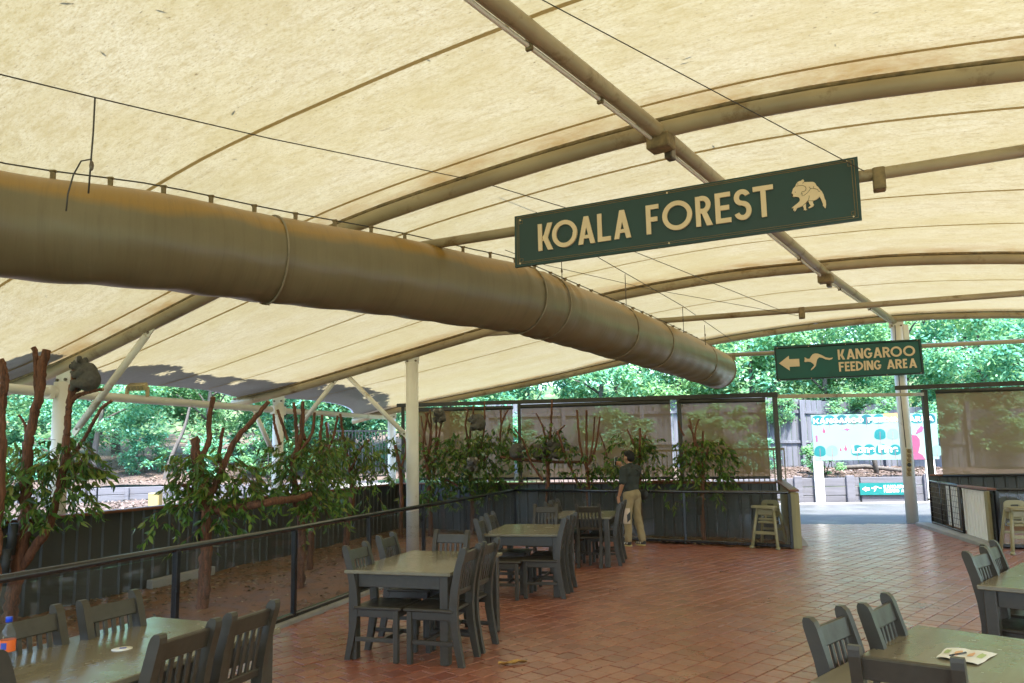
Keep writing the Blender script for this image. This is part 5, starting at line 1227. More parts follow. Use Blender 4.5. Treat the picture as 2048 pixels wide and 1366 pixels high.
# ================================================================== KOALA PERCH TREES
def leaf_mesh_joined(b, p, d, L, W, rg):
    d = V(d).normalized(); s = d.cross(V((rg.uniform(-1, 1), rg.uniform(-1, 1), rg.uniform(-.3, .3)))).normalized(); n_ = s.cross(d)
    p = V(p); m1 = p+d*L*.30; m2 = p+d*L*.66-n_*L*.05; e = p+d*L-n_*L*.14
    vs = [p, m1+s*W*.5+n_*W*.15, m1-n_*W*.08, m1-s*W*.5+n_*W*.15, m2+s*W*.36+n_*W*.1, m2, m2-s*W*.36+n_*W*.1, e]
    b.add(vs, [(0, 2, 1), (0, 3, 2), (1, 2, 5, 4), (2, 3, 6, 5), (4, 5, 7), (5, 6, 7)], True)
LEAFM = leafblade(0.125, 0.030, .18).mesh('leaf', MATS['gum_leaf_single'])
def perch_tree(name_label, base, depth, branches, clusters, nind=0, seed=0, leaf=(.075, .135), extra=None, group='koala perch trees'):
    rg = random.Random(seed); bp = aty(base[0], base[1], depth); t = thing('perch_tree', name_label, 'perch tree', (bp.x, bp.y, 0), 0, group); first = True
    for br in branches:
        pts = [aty(p[0], p[1], depth+(p[2] if len(p) > 2 else 0)) for p in br['p']]
        if first: pts[0].z = -.02
        r0, r1 = br['r'][0]*.86, br['r'][1]*.86; sub = smooth_curve(pts, max(6, len(pts)*6)) if len(pts) > 1 else pts
        m = len(sub); rad = [lerp(r0, r1, i/(m-1)) for i in range(m)]
        sub = [p+V((rg.uniform(-1, 1), rg.uniform(-1, 1), 0))*r0*.18 for p in sub]
        o = MB().tube(sub, rad, 11, True, True, .16, rg).build('trunk' if first else br.get('n', 'branch'), MATS['red_bark'], t)
        if br.get('cut', not first):
            d = (sub[-1]-sub[-2]).normalized(); MB().tube([sub[-1]-d*.002, sub[-1]+d*.004], r1*.9, 9).build('cut_end', MATS['cut_wood'], o)
        first = False
    fb = MB(); tw = MB(); singles = []
    for (px, py, rx, ry, n, *dz) in clusters:
        c = aty(px, py, depth+(dz[0] if dz else 0)); sx, sz = rx*depth/FPX, ry*depth/FPX
        for k in range(max(3, n//(7 if depth < 13 else 9))):
            # a hanging sprig
            u = V((rg.gauss(0, .45), rg.gauss(0, .40), rg.gauss(0, .45)))
            if u.length > 1: u.normalize()
            p0 = c+V((u.x*sx, u.y*sx*.8, u.z*sz)); dr = V((u.x*1.3+rg.uniform(-.5, .5), u.y+rg.uniform(-.6, .6), rg.uniform(-1.1, .35))).normalized(); Ls = rg.uniform(.14, .34)
            tip = p0+dr*Ls+V((0, 0, -.06)); tw.tube([p0, p0.lerp(tip, .5)+V((0, 0, .02)), tip], [.0035, .003, .0015], 4, False)
            for q in range(9):
                f = rg.uniform(.15, 1); pp = p0.lerp(tip, f); d = V((dr.x*.6+rg.uniform(-.8, .8), dr.y*.6+rg.uniform(-.8, .8), -rg.uniform(.25, 1.3)))
                L = rg.uniform(*leaf); Wd = L*rg.uniform(.20, .38)
                if len(singles) < nind and rg.random() < .35 and pp.y < c.y+.05: singles.append((pp, d, L))
                else: leaf_mesh_joined(fb, pp, d, L, Wd, rg)
    o = fb.build('foliage', MATS['gum_leaf'], t, recalc=False); o['kind'] = 'stuff'
    o = tw.build('twigs', MATS['red_bark'], t, recalc=False); o['kind'] = 'stuff'
    for pp, d, L in singles:
        q = d.normalized().to_track_quat('Y', 'Z') @ Euler((0, rg.uniform(-1.4, 1.4), 0)).to_quaternion()
        inst('leaf', LEAFM, t, pp-V(t.location), q, L/.125*rg.uniform(.9, 1.1))
    return t
B = lambda r, *p, **k: dict(p=p, r=r, **k)
perch_tree('large red-barked koala perch tree at the left edge, holding the clearly seen koala', (15, 1238), 8.0, [
    B((.085, .058), (15, 1250), (28, 1180), (45, 1085), (50, 1010), (53, 950), (56, 885)),
    B((.056, .048), (56, 890), (65, 845), (79, 790), (84, 740), (92, 700)), B((.040, .030), (66, 850), (74, 800), (73, 740), (68, 695)), B((.040, .036), (74, 815), (80, 770), (82, 712)),
    B((.055, .042), (42, 1135), (72, 1092), (100, 1045), (116, 985), (128, 930), (134, 870)), B((.042, .030), (134, 872), (138, 810), (146, 765), (150, 742), (150, 730)),
    B((.032, .018), (141, 806), (152, 793), (170, 786), (190, 781), (206, 779), n='perch'), B((.022, .018), (140, 800), (150, 782), (152, 772)),
    B((.026, .018), (140, 918, .2), (170, 875, .15), (190, 838), (205, 815), (224, 801)), B((.020, .014), (54, 875), (50, 850), (38, 830)), B((.06, .055), (-60, 968), (-10, 982), (24, 986), n='log')],
    [(90, 930, 85, 60, 400), (40, 970, 55, 70, 230), (120, 985, 60, 60, 260), (30, 1030, 40, 50, 90), (165, 920, 28, 30, 90, -.1), (130, 900, 40, 35, 140)], 90, 1)
perch_tree('bare red pole of a perch tree cut by the left edge', (-30, 1300), 7.0, [B((.07, .06), (-30, 1300), (-12, 1150), (-6, 1000), (0, 880)), B((.05, .036), (0, 890), (4, 800), (8, 740), (1, 720)), B((.034, .03), (5, 800), (12, 770), (9, 742))], [(-20, 960, 40, 60, 60)], 0, 2)
perch_tree('red-barked perch tree with thick cut fork standing nearest the front, behind two fence posts', (405, 1219), 8.65, [
    B((.078, .072), (405, 1222), (409, 1150), (412, 1080), (408, 1010)), B((.068, .060), (408, 1012), (398, 960), (392, 915), (389, 876)), B((.038, .030), (399, 920), (416, 888), (418, 840), (426, 794)),
    B((.026, .022), (436, 925, .2), (441, 890, .2), (446, 856, .2)), B((.050, .028), (410, 1010), (428, 975), (450, 925), (476, 874), (508, 838), (537, 803)), B((.036, .026), (404, 1010), (388, 985), (358, 966)),
    B((.058, .045), (412, 1023), (470, 1016), (540, 1004), (598, 996, .8), (622, 988, .9), n='log')],
    [(405, 925, 55, 40, 260), (455, 950, 60, 45, 300), (440, 990, 70, 30, 220), (380, 960, 40, 45, 170), (330, 1035, 32, 22, 60), (440, 1040, 35, 25, 60), (500, 960, 30, 40, 100), (395, 1070, 20, 25, 24)], 90, 3)
perch_tree('red-barked perch tree with many upright cut sticks, behind the third fence post', (600, 1180), 9.9, [
    B((.068, .056), (600, 1186), (601, 1110), (604, 1060), (592, 990)), B((.054, .040), (592, 992), (586, 930), (596, 895)), B((.036, .026), (596, 897), (604, 860), (606, 803)), B((.030, .024), (594, 900), (592, 850), (588, 806)),
    B((.026, .02), (600, 905), (624, 866), (629, 825)), B((.024, .02), (575, 880), (562, 840), (555, 820)), B((.024, .018), (560, 890), (549, 850), (547, 828)), B((.030, .022), (610, 880, .2), (602, 845, .2), (608, 818, .2))],
    [(600, 930, 55, 60, 420), (570, 970, 35, 50, 200), (630, 990, 40, 45, 220), (560, 900, 25, 30, 90), (650, 900, 35, 40, 200)], 70, 4)
perch_tree('leaning perch tree just behind the many-sticked one, its foliage hanging low', (622, 1140), 11.6, [
    B((.055, .048), (618, 1148), (624, 1060), (634, 1000), (642, 930)), B((.036, .024), (642, 935), (640, 880), (645, 830)), B((.030, .022), (642, 930), (655, 880), (652, 845)), B((.026, .02), (644, 925), (668, 870), (675, 832))],
    [(660, 970, 35, 50, 260), (645, 920, 45, 40, 240), (665, 1010, 22, 28, 110)], 0, 5)
perch_tree('perch tree with loose drooping leaves in front of the black bar fence', (690, 1118), 12.7, [
    B((.060, .050), (690, 1122), (694, 1060), (704, 995), (702, 945)), B((.034, .022), (702, 948), (688, 880), (680, 828)), B((.028, .02), (702, 940), (720, 900), (738, 880))],
    [(720, 900, 50, 45, 330), (690, 930, 40, 40, 260), (745, 930, 30, 30, 130), (735, 985, 26, 30, 60), (660, 890, 25, 30, 110)], 0, 6)
perch_tree('slim perch tree left of the white middle column, in the far corner', (802, 1060), 15.6, [B((.05, .04), (802, 1085), (803, 1000), (800, 940), (790, 890)), B((.024, .018), (800, 940), (812, 900), (806, 868))], [(800, 900, 28, 45, 170), (790, 940, 20, 30, 90)], 0, 7)
perch_tree('leafy perch tree right of the white middle column with a bundle of cut sticks', (862, 1090), 15.9, [
    B((.055, .048), (862, 1090), (860, 1010), (855, 930)), B((.030, .026), (855, 935), (846, 890), (856, 825)), B((.028, .024), (855, 925), (862, 870), (851, 826)), B((.024, .02), (856, 910), (862, 850), (860, 820)), B((.022, .016), (852, 890), (846, 860), (842, 832)),
    B((.026, .02), (846, 935), (870, 920), (895, 902)), B((.026, .02), (890, 960), (905, 965), (915, 972)), B((.03, .024), (868, 950, .1), (872, 880, .1), (873, 826, .1)), B((.028, .022), (868, 940, .1), (880, 860, .1), (886, 828, .1))],
    [(860, 910, 40, 45, 420), (880, 950, 45, 50, 460), (850, 980, 30, 40, 260), (905, 900, 35, 40, 330), (880, 1000, 30, 25, 160)], 0, 8, (.08, .14))
perch_tree('bushiest perch tree of the far side, looped branch tips and two koalas in its leaves', (945, 1085), 16.2, [
    B((.055, .05), (945, 1088), (944, 1000), (938, 930)), B((.032, .022), (938, 935), (935, 880), (931, 845), (936, 822), (930, 818)), B((.032, .024), (938, 930), (940, 870), (946, 830), (947, 812)), B((.028, .02), (955, 920), (968, 860), (969, 804)), B((.026, .02), (998, 900), (1002, 850), (1001, 820)), B((.026, .02), (1002, 850), (1010, 830), (1016, 819)), B((.024, .018), (1008, 885), (1016, 865), (1020, 848)), B((.024, .02), (955, 932), (968, 920), (975, 912))],
    [(950, 890, 50, 40, 480), (930, 920, 50, 50, 560), (975, 920, 40, 50, 430), (990, 880, 30, 35, 260), (960, 965, 50, 35, 380), (925, 975, 35, 35, 240), (985, 970, 20, 35, 130)], 0, 9, (.08, .14))
tL = perch_tree('perch tree with a long level log and grey koalas sitting on it', (1093, 1080), 15.75, [
    B((.050, .042), (1093, 1084), (1094, 1010), (1096, 950), (1094, 905)), B((.030, .022), (1098, 900), (1102, 850), (1104, 800)), B((.024, .016), (1093, 890), (1086, 855), (1072, 826)), B((.024, .016), (1102, 882), (1118, 862), (1130, 850)), B((.028, .018), (1086, 962, -.2), (1062, 925, -.2), (1046, 882, -.2), (1028, 856, -.2)),
    B((.032, .022), (1165, 985, -.3), (1136, 925, -.3), (1122, 885, -.3), (1115, 862, -.3)), B((.034, .036), (1000, 914), (1060, 921), (1110, 924), (1172, 924), n='log')],
    [(1105, 870, 32, 22, 220), (1075, 890, 30, 25, 170), (1125, 890, 25, 30, 170), (1045, 910, 14, 30, 80), (1060, 945, 14, 25, 60), (1115, 935, 25, 15, 60), (1022, 900, 24, 28, 150)], 0, 10, (.08, .14))
perch_tree('perch tree of five bare upright sticks, left of the man', (1177, 1075), 15.2, [
    B((.052, .046), (1178, 1078), (1177, 1000), (1175, 935)), B((.030, .024), (1173, 938), (1162, 900), (1157, 860), (1154, 820)), B((.028, .024), (1174, 935), (1173, 880), (1173, 820)), B((.022, .018), (1178, 930), (1186, 880), (1189, 834)), B((.028, .022), (1180, 925), (1192, 890), (1200, 833)), B((.018, .014), (1214, 912, -.2), (1206, 885, -.2), (1198, 866, -.2))],
    [(1152, 905, 18, 20, 80), (1190, 925, 20, 25, 110), (1168, 940, 22, 25, 90), (1200, 945, 15, 20, 50)], 0, 11, (.08, .14))
perch_tree('leafy perch tree directly behind the standing man', (1283, 1078), 14.75, [
    B((.050, .044), (1284, 1082), (1280, 1000), (1279, 930)), B((.032, .028), (1279, 932), (1280, 890), (1280, 856)), B((.024, .022), (1281, 905), (1287, 885), (1291, 870)), B((.022, .018), (1272, 900), (1262, 875), (1254, 859)), B((.036, .03), (1284, 966), (1330, 963), (1392, 965), n='log')],
    [(1255, 890, 28, 26, 260), (1285, 910, 24, 40, 260), (1235, 925, 24, 38, 220), (1250, 960, 18, 30, 100), (1300, 940, 14, 24, 70)], 0, 12, (.08, .14))
perch_tree('perch tree with long drooping green leaves nearest the exit', (1407, 1082), 14.1, [
    B((.052, .042), (1409, 1084), (1404, 1020), (1406, 930)), B((.030, .022), (1406, 935), (1405, 890), (1406, 862)), B((.024, .018), (1398, 930), (1388, 880), (1379, 838)), B((.022, .018), (1396, 900), (1384, 862), (1376, 850)), B((.02, .016), (1390, 880), (1392, 855), (1398, 838)), B((.02, .016), (1408, 928), (1413, 910), (1416, 896)), B((.02, .016), (1368, 872, .1), (1360, 855, .1), (1357, 842, .1))],
    [(1385, 905, 35, 32, 300), (1420, 900, 38, 30, 260), (1452, 910, 18, 40, 150), (1365, 950, 22, 45, 180), (1410, 955, 40, 35, 260), (1330, 955, 14, 30, 60), (1340, 1000, 14, 20, 30), (1440, 970, 20, 30, 90)], 0, 13, (.085, .15))
# food pots hung on trunks
def pot(px, py, d, lab):
    c = aty(px, py, d); t = thing('leaf_pot', lab, 'leaf pot', c, 0, 'leaf holders on the trunks')
    MB().tube([c+V((0, 0, -.16)), c+V((.02, 0, .16))], .045, 10).build('tube_holder', MATS['bag_black'], t); MB().tube([c+V((-.05, 0, .05)), c+V((.08, .0, .05))], .008, 5).build('strap', MATS['cable_steel'], t)
pot(22, 1078, 7.85, 'dark tube leaf holder on the left-edge perch tree trunk, upper one'); pot(8, 1130, 7.8, 'dark tube leaf holder on the left-edge perch tree trunk, lower one')
pot(392, 1052, 8.6, 'dark leaf holder strapped to the front forked perch trunk'); pot(1098, 990, 15.6, 'dark leaf holder on the trunk below the koala log'); pot(1398, 1012, 14.0, 'dark leaf holder on the perch trunk nearest the exit')

# ================================================================== ANIMALS AND PERSON (one continuous body each)
def organic(parts, voxel, smooth, name, mat, parent, noise=0.0, folds=0.0):
    """fuse overlapping limbs and masses into one continuous surface"""
    b = MB()
    for p in parts:
        if p[0] == 'e': b.ball(p[1], p[2], p[3] if len(p) > 3 else None, 16, 12)
        else:
            a, c, r0, r1 = V(p[1]), V(p[2]), p[3], p[4]; m = 7
            b.tube([a.lerp(c, i/m) for i in range(m+1)], [lerp(r0, r1, i/m) for i in range(m+1)], 14); b.ball(a, r0, None, 14, 10); b.ball(c, r1, None, 14, 10)
    me = b.mesh('tmp', None); o = bpy.data.objects.new('tmp', me); COL.objects.link(o)
    m1 = o.modifiers.new('r', 'REMESH'); m1.mode = 'VOXEL'; m1.voxel_size = voxel
    m2 = o.modifiers.new('s', 'SMOOTH'); m2.iterations = smooth; m2.factor = .5
    dg = bpy.context.evaluated_depsgraph_get(); m = bpy.data.meshes.new_from_object(o.evaluated_get(dg)); bpy.data.objects.remove(o); m.name = name
    m.materials.clear(); m.materials.append(mat)
    for p in m.polygons: p.use_smooth = True
    if noise:
        rg = random.Random(1)
        for v in m.vertices: v.co += v.normal*rg.uniform(-noise, noise)
    if folds:
        for v in m.vertices:
            x, y, z = v.co; v.co += v.normal*folds*(math.sin(z*42+6*math.sin(x*14+y*9))*.6+math.sin(z*17+x*30+4*math.sin(y*21)))
    q = bpy.data.objects.new(name, m); COL.objects.link(q); q.parent = parent
    return q
KB = {}
def make_koala(label, loc, rz, scale=1.0, curl=False):
    t = thing('koala', label, 'koala', loc, rz, 'koalas in the perch trees'); t.scale = (scale,)*3
    h = (-.095, 0, .345) if not curl else (-.13, 0, .26)
    parts = [('e', (0.03, 0, .15), (.135, .125, .15)), ('e', (.015, 0, .25), (.11, .105, .12)), ('e', (h[0]+.03, 0, h[2]-.04), (.075, .075, .075)), ('e', h, (.085, .080, .078)), ('e', (h[0]-.065, 0, h[2]-.022), (.042, .045, .045))]
    for s in (-1, 1):
        parts += [('e', (h[0]+.035, s*.082, h[2]+.055), (.030, .050, .050)), ('c', (-.03, s*.085, .25), (-.11, s*.075, .20), .045, .036), ('c', (-.11, s*.075, .20), (-.155, s*.035, .24), .036, .026),
                  ('c', (.02, s*.10, .09), (-.10, s*.10, .10), .062, .048), ('c', (-.10, s*.10, .10), (-.135, s*.07, .03), .042, .030), ('c', (-.135, s*.07, .03), (-.17, s*.045, .035), .030, .020)]
        for f in (-1, 0, 1): parts.append(('c', (-.155, s*.035, .24), (-.185, s*(.03)+f*.014, .255+f*.01), .012, .007))
    bo = organic(parts, .011, 4, 'body', MATS['koala_fur'], t, .0028)
    hx, hy, hz = h
    MB().ball((hx-.108, 0, hz-.022), (.014, .018, .030)).build('nose', MATS['koala_nose'], t, False)
    for s in (-1, 1):
        MB().ball((hx-.070, s*.046, hz+.018), .0085).build('eye', MATS['koala_nose'], t, False)
        MB().ball((hx+.012, s*.090, hz+.052), (.022, .040, .040)).build('ear_fluff', MATS['koala_pale'], t, False)
    MB().ball((-.075, 0, .19), (.045, .060, .07)).build('chest_fur', MATS['koala_pale'], t, False)
    return t
p = aty(172, 783, 8.0); make_koala('grey koala hunched on a forked branch before the left white column', p+V((0, 0, -.005)), R(6), .86)
p = aty(1113, 921, 15.7); make_koala('grey koala sitting on the level log, its rounded back to the right', p+V((0, 0, .02)), R(10), 1.0)
p = aty(1080, 922, 15.8); make_koala('pale brown koala curled on the log among the leaves beside the grey one', p+V((0, 0, .02)), R(150), .95, True)
p = aty(957, 862, 16.1); make_koala('koala dozing at the top of the bushiest perch tree, against the screen', p, R(-20), 1.0, True)
p = aty(880, 846, 15.9); make_koala('koala wedged between two upright sticks right of the white column', p, R(60), .85, True)
p = aty(1032, 917, 15.6); make_koala('koala half hidden by leaves at the left end of the log', p, R(200), .85, True)
p = aty(944, 944, 15.75); make_koala('dark koala hidden deep in the foliage of the bushiest perch tree', p, R(100), .85, True)

def make_person(loc, rz):
    t = thing('person', 'person in dark green polo shirt and khaki trousers photographing koalas with a phone', 'person', loc, rz)
    # faces +y; left is -x
    hips = [('e', (0, 0, .93), (.165, .115, .12)), ('c', (-.088, .0, .90), (-.095, .03, .50), .098, .072), ('c', (-.095, .03, .50), (-.098, .03, .11), .078, .064), ('c', (.088, -.01, .90), (.105, -.02, .50), .098, .072), ('c', (.105, -.02, .50), (.125, -.10, .11), .076, .064), ('e', (0, -.05, .92), (.14, .09, .11))]
    torso = [('e', (0, .0, 1.02), (.168, .118, .13)), ('e', (0, .0, 1.16), (.175, .118, .16)), ('e', (0, -.01, 1.29), (.185, .115, .13)), ('c', (-.12, -.005, 1.365), (.12, -.005, 1.365), .070, .070), ('c', (0, 0, 1.38), (0, .01, 1.43), .068, .060), ('e', (0, .02, .94), (.172, .126, .07)),
             ('c', (-.175, 0, 1.35), (-.215, .01, 1.14), .075, .068), ('c', (.175, 0, 1.35), (.225, .10, 1.18), .075, .066)]
    body = [('c', (0, .005, 1.36), (0, .03, 1.47), .055, .052), ('e', (0, .05, 1.565), (.073, .088, .105)), ('e', (0, .07, 1.515), (.058, .068, .06)), ('e', (0, .142, 1.545), (.014, .020, .020)), ('e', (0, .128, 1.505), (.026, .014, .010)),
            ('e', (-.076, .035, 1.55), (.012, .022, .032)), ('e', (.076, .035, 1.55), (.012, .022, .032)), ('e', (0, 0, 1.20), (.15, .10, .20)),
            ('c', (-.17, 0, 1.34), (-.215, .01, 1.12), .050, .046), ('c', (-.215, .01, 1.12), (-.205, .11, .90), .043, .029), ('e', (-.203, .135, .845), (.020, .038, .048)),
            ('c', (.17, 0, 1.34), (.225, .11, 1.16), .050, .046), ('c', (.225, .11, 1.16), (.10, .30, 1.40), .043, .029), ('e', (.075, .325, 1.445), (.024, .030, .045)),
            ('e', (0, 0, .92), (.12, .09, .1)), ('c', (-.09, .0, .88), (-.098, .03, .10), .055, .042), ('c', (.09, 0, .88), (.125, -.10, .10), .055, .042)]
    for k in range(4):
        z = 1.425+.020*k; body += [('c', (.085, .340, z), (.050, .372, z+.004), .0095, .009), ('c', (.050, .372, z+.004), (.012, .366-.003*k, z+.006), .009, .0075)]
        x = -.222+.014*k; body += [('c', (-.203, .125+.018*k-.02, .82), (-.200, .125+.018*k-.018, .775-.004*abs(k-1.5)), .0095, .009), ('c', (-.200, .125+.018*k-.018, .775), (-.192, .12+.018*k-.02, .742), .009, .0075)]
    body += [('c', (.060, .315, 1.43), (.045, .305, 1.475), .011, .009), ('c', (-.195, .155, .85), (-.185, .175, .80), .011, .009)]
    bo = organic(body, .0085, 2, 'body', MATS['skin'], t)
    organic(torso, .013, 5, 'polo_shirt', MATS['shirt'], t, .0006, .0045)
    organic(hips, .013, 4, 'trousers', MATS['trousers'], t, .0008, .0050)
    hair = [('e', (0, .025, 1.615), (.083, .092, .078)), ('e', (0, -.005, 1.565), (.078, .075, .085)), ('e', (0, .09, 1.645), (.06, .05, .035))]
    organic(hair, .009, 2, 'hair', MATS['hair_black'], t, .0022)
    MB().tube([(.055*math.cos(a)*1.05, .012+.055*math.sin(a), 1.43) for a in [k*.45 for k in range(15)]], .016, 6).build('collar', MATS['shirt'], t, False)
    # print patch on the left leg
    vs = []
    for j in range(7):
        for i in range(7):
            a = R(120+i*22); z = .40+j*.045; r = .0895-.002*abs(j-3); vs.append((-.095+math.cos(a)*r, .025+math.sin(a)*r*1.02, z))
    MB().add(vs, [(j*7+i, j*7+i+1, (j+1)*7+i+1, (j+1)*7+i) for j in range(6) for i in range(6)], True).build('leg_print', MATS['trouser_print'], t, False)
    vs = []
    for j in range(4):
        for i in range(4):
            a = R(215+i*13); z = .42+j*.045+.02*i; r = .0915; vs.append((-.095+math.cos(a)*r, .025+math.sin(a)*r, z))
    MB().add(vs, [(j*4+i, j*4+i+1, (j+1)*4+i+1, (j+1)*4+i) for j in range(3) for i in range(3)], True).build('print_mark', MATS['shoe_black'], t, False)
    for x, y, yaw in ((-.10, .07, 8), (.13, -.06, -10)):
        m_ = Matrix.Rotation(R(yaw), 3, 'Z'); c = V((x, y, 0))
        sh = organic([('e', c+V((0, -.05, .055)), (.042, .060, .050)), ('e', c+m_ @ V((0, .06, .045)), (.045, .085, .034)), ('c', c+V((0, -.045, .06)), c+V((0, -.04, .11)), .042, .046)], .008, 2, 'shoe', MATS['shoe_black'], t)
        so_ = [c+m_ @ V((.050*math.cos(a)*(1 if math.sin(a) > 0 else .9), .02+.135*math.sin(a), 0)) for a in [2*math.pi*k/18 for k in range(18)]]
        b = MB(); b.add([(p.x, p.y, z) for z in (.003, .030) for p in so_], [tuple(range(18))[::-1], tuple(range(18, 36))]+[(k, (k+1) % 18, 18+(k+1) % 18, 18+k) for k in range(18)]); s_ = b.build('sole', MATS['sole_tan'], sh, False)
        for k in range(3): MB().box(c+m_ @ V((-.047, -.04+.05*k, .058)), (.008, .020, .030), Matrix.Rotation(.5, 3, 'X')).build('stripe', MATS['shoe_white'], sh, False)
    return t
PERS = V((2.10, 13.66, 0)); RZP = R(38)
pr = make_person(PERS, RZP)
mP = Matrix.Rotation(RZP, 3, 'Z')
pt = thing('phone', 'smartphone held upright in front of the face of the man', 'phone', PERS+mP @ V((.035, .395, 1.50)), RZP)
MB().box((0, 0, 0), (.075, .009, .155), None, .004).build('phone_body', MATS['phone_case'], pt, False); MB().box((0, -.0052, 0), (.068, .001, .142)).build('phone_screen', MATS['phone_black'], pt, False)
for x, z in ((-.02, .055), (-.02, .03)): MB().tube([(x, .004, z), (x, .007, z)], .008, 10).build('camera_lens', MATS['phone_black'], pt, False)
bg_ = thing('shoulder_bag', 'small dark shoulder bag hanging at the right hip of the man', 'bag', PERS+mP @ V((.265, -.03, .88)), RZP)
organic([('e', (0, 0, 0), (.055, .12, .09)), ('e', (0, 0, .05), (.05, .115, .05))], .010, 3, 'pouch', MATS['bag_black'], bg_)
MB().tube([(0, -.08, .07), (-.05, -.115, .30), (-.20, -.125, .43), (-.32, -.04, .515), (-.30, .08, .47), (-.15, .135, .30), (-.02, .10, .10)], .010, 6).build('strap', MATS['bag_black'], bg_, False)
# ================================================================== TREES BEYOND
def crown_mesh(name, n, rad, leaf, seed, mat, nclump=40, shell=.55, droop=.2):
    rg = random.Random(seed); b = MB(); cl = []
    for k in range(nclump):
        while True:
            u = V((rg.uniform(-1, 1), rg.uniform(-1, 1), rg.uniform(-1, 1)))
            if shell*.6 < u.length < 1: break
        cl.append((V((u.x*rad[0], u.y*rad[1], u.z*rad[2])), rg.uniform(.16, .34)*min(rad)))
    for i in range(n):
        c, r = cl[rg.randrange(nclump)]; u = V((rg.gauss(0, .5), rg.gauss(0, .5), rg.gauss(0, .36))); p = c+u*r
        yaw = rg.uniform(0, 6.28); d = V((math.cos(yaw), math.sin(yaw), rg.uniform(-.9, .5)-droop)).normalized(); s = d.cross(V((rg.uniform(-.5, .5), rg.uniform(-.5, .5), 1))).normalized()
        L = rg.uniform(.6, 1.3)*leaf; W = L*rg.uniform(.38, .6)
        b.add([p, p+d*L*.5+s*W*.5, p+d*L, p+d*L*.5-s*W*.5], [(0, 1, 2, 3)])
    return b.mesh(name, mat, None, False)
WL_, WB_ = MATS['wood_leaf'], MATS['wood_leaf_bright']
CRW = [crown_mesh('crown', 11500, (2.3, 2.0, 2.0), .155, 20+k, (WB_ if k in (0, 1, 2) else WL_), 38) for k in range(5)]
BSH = [crown_mesh('foliage', 3600, (1.3, 1.1, 1.0), .16, 40+k, (WB_ if k == 0 else WL_), 34, .3) for k in range(3)]
def bgtree(label, x, y, z0, h, s, k, bark='grey_bark', lean=0.0, bare=.35, group='trees beyond the canopy', hz=1.0):
    rg = random.Random(int(x*100+y*10)); t = thing('tree', label, 'tree', (x, y, z0), 0, group)
    top = V((x+lean*h, y+rg.uniform(-.3, .3), z0+h)); pts = [V((x, y, z0-.2)), V((x+lean*h*.3+rg.uniform(-.15, .15), y, z0+h*.35)), V((x+lean*h*.7, y, z0+h*.7)), top]
    MB().tube(smooth_curve(pts, 10), [lerp(.13*s+.03, .04, i/10) for i in range(11)], 8, jit=.1, rg=rg).build('trunk', MATS[bark], t)
    for q in range(5):
        f = rg.uniform(bare, .9); a = rg.uniform(0, 6.28); p = pts[0].lerp(top, f); e = p+V((math.cos(a), math.sin(a), rg.uniform(.3, .9)))*rg.uniform(.9, 1.9)*s
        MB().tube([p, p.lerp(e, .5)+V((0, 0, .12)), e], [.045*s, .03*s, .012], 6).build('branch', MATS[bark], t)
    inst('crown', CRW[k], t, (top.x-x, top.y-y, h-.5*s), (0, 0, rg.uniform(0, 6.28)), (s, s, s*hz))
    return t
def bush(label, x, y, z0, s, k, group='bushes beyond the canopy', hz=1.0):
    rg = random.Random(int(x*77+y*13)); t = thing('bush', label, 'bush', (x, y, z0), 0, group)
    for q in range(4):
        a = rg.uniform(0, 6.28); MB().tube([V((x, y, z0-.1)), V((x+.3*s*math.cos(a), y+.3*s*math.sin(a), z0+.6*s)), V((x+.7*s*math.cos(a), y+.7*s*math.sin(a), z0+1.3*s))], [.035*s, .025*s, .01], 5).build('stem', MATS['grey_bark'], t)
    inst('foliage', BSH[k], t, (0, 0, 1.05*s*hz), (0, 0, rg.uniform(0, 6.28)), (s, s, s*hz))
    return t
# behind the paling fence, from left to right; the row nearest the fence droops over it
ROW = [(-6.5, 31, 4.2, 1.3, 3), (-2.8, 30.5, 5.2, 1.35, 0), (0.6, 31, 5.0, 1.3, 4), (3.6, 30.2, 5.2, 1.3, 1), (6.6, 29.6, 5.0, 1.2, 2), (9.4, 29.4, 5.6, 1.25, 0), (12.2, 29.2, 5.0, 1.25, 1), (15.0, 29.0, 5.6, 1.3, 2), (18.0, 28.6, 5.0, 1.3, 3), (21.5, 28.2, 5.4, 1.3, 0), (24.8, 27.5, 5.0, 1.3, 1)]
TL = ['light green tree rising behind the left shade screen', 'bright tree behind the screen above the bushiest perch', 'darker tree above the koala log', 'bright tree above the five bare sticks', 'bright tree above the man', 'tree above the last left screen, below the duct end',
      'bright tree between duct end and exit sign', 'bright tree behind the exit sign', 'deeper green tree right of the exit sign', 'bright tree above the right screen', 'bright tree at the right edge above the right screen']
for (x, y, h, s, k), lab in zip(ROW, TL): bgtree(lab+', beyond the paling fence', x, y, .9, h, s, k, hz=1.15)
ROW2 = [(-9.5, 36.5, 5.4, 1.6, 2), (-4.5, 37, 5.6, 1.6, 3), (.5, 37, 6.0, 1.6, 1), (5.0, 36, 6.6, 1.7, 4), (10.0, 36, 7.4, 1.8, 0), (14.8, 35.5, 7.8, 1.8, 2), (19.5, 35, 7.6, 1.8, 1), (24.5, 34, 7.4, 1.8, 3), (29.5, 33, 7.0, 1.8, 0)]
for i, (x, y, h, s, k) in enumerate(ROW2): bgtree('tall pale green tree up the slope, '+['far left over the koala wall','above the middle column','above the first shade screen','above the koala log screen','above the last left screen and duct end','left of the exit sign','behind the exit sign','above the right screen','at the far right edge'][i], x, y, 1.6, h, s, k, hz=1.2, group='second row of trees')
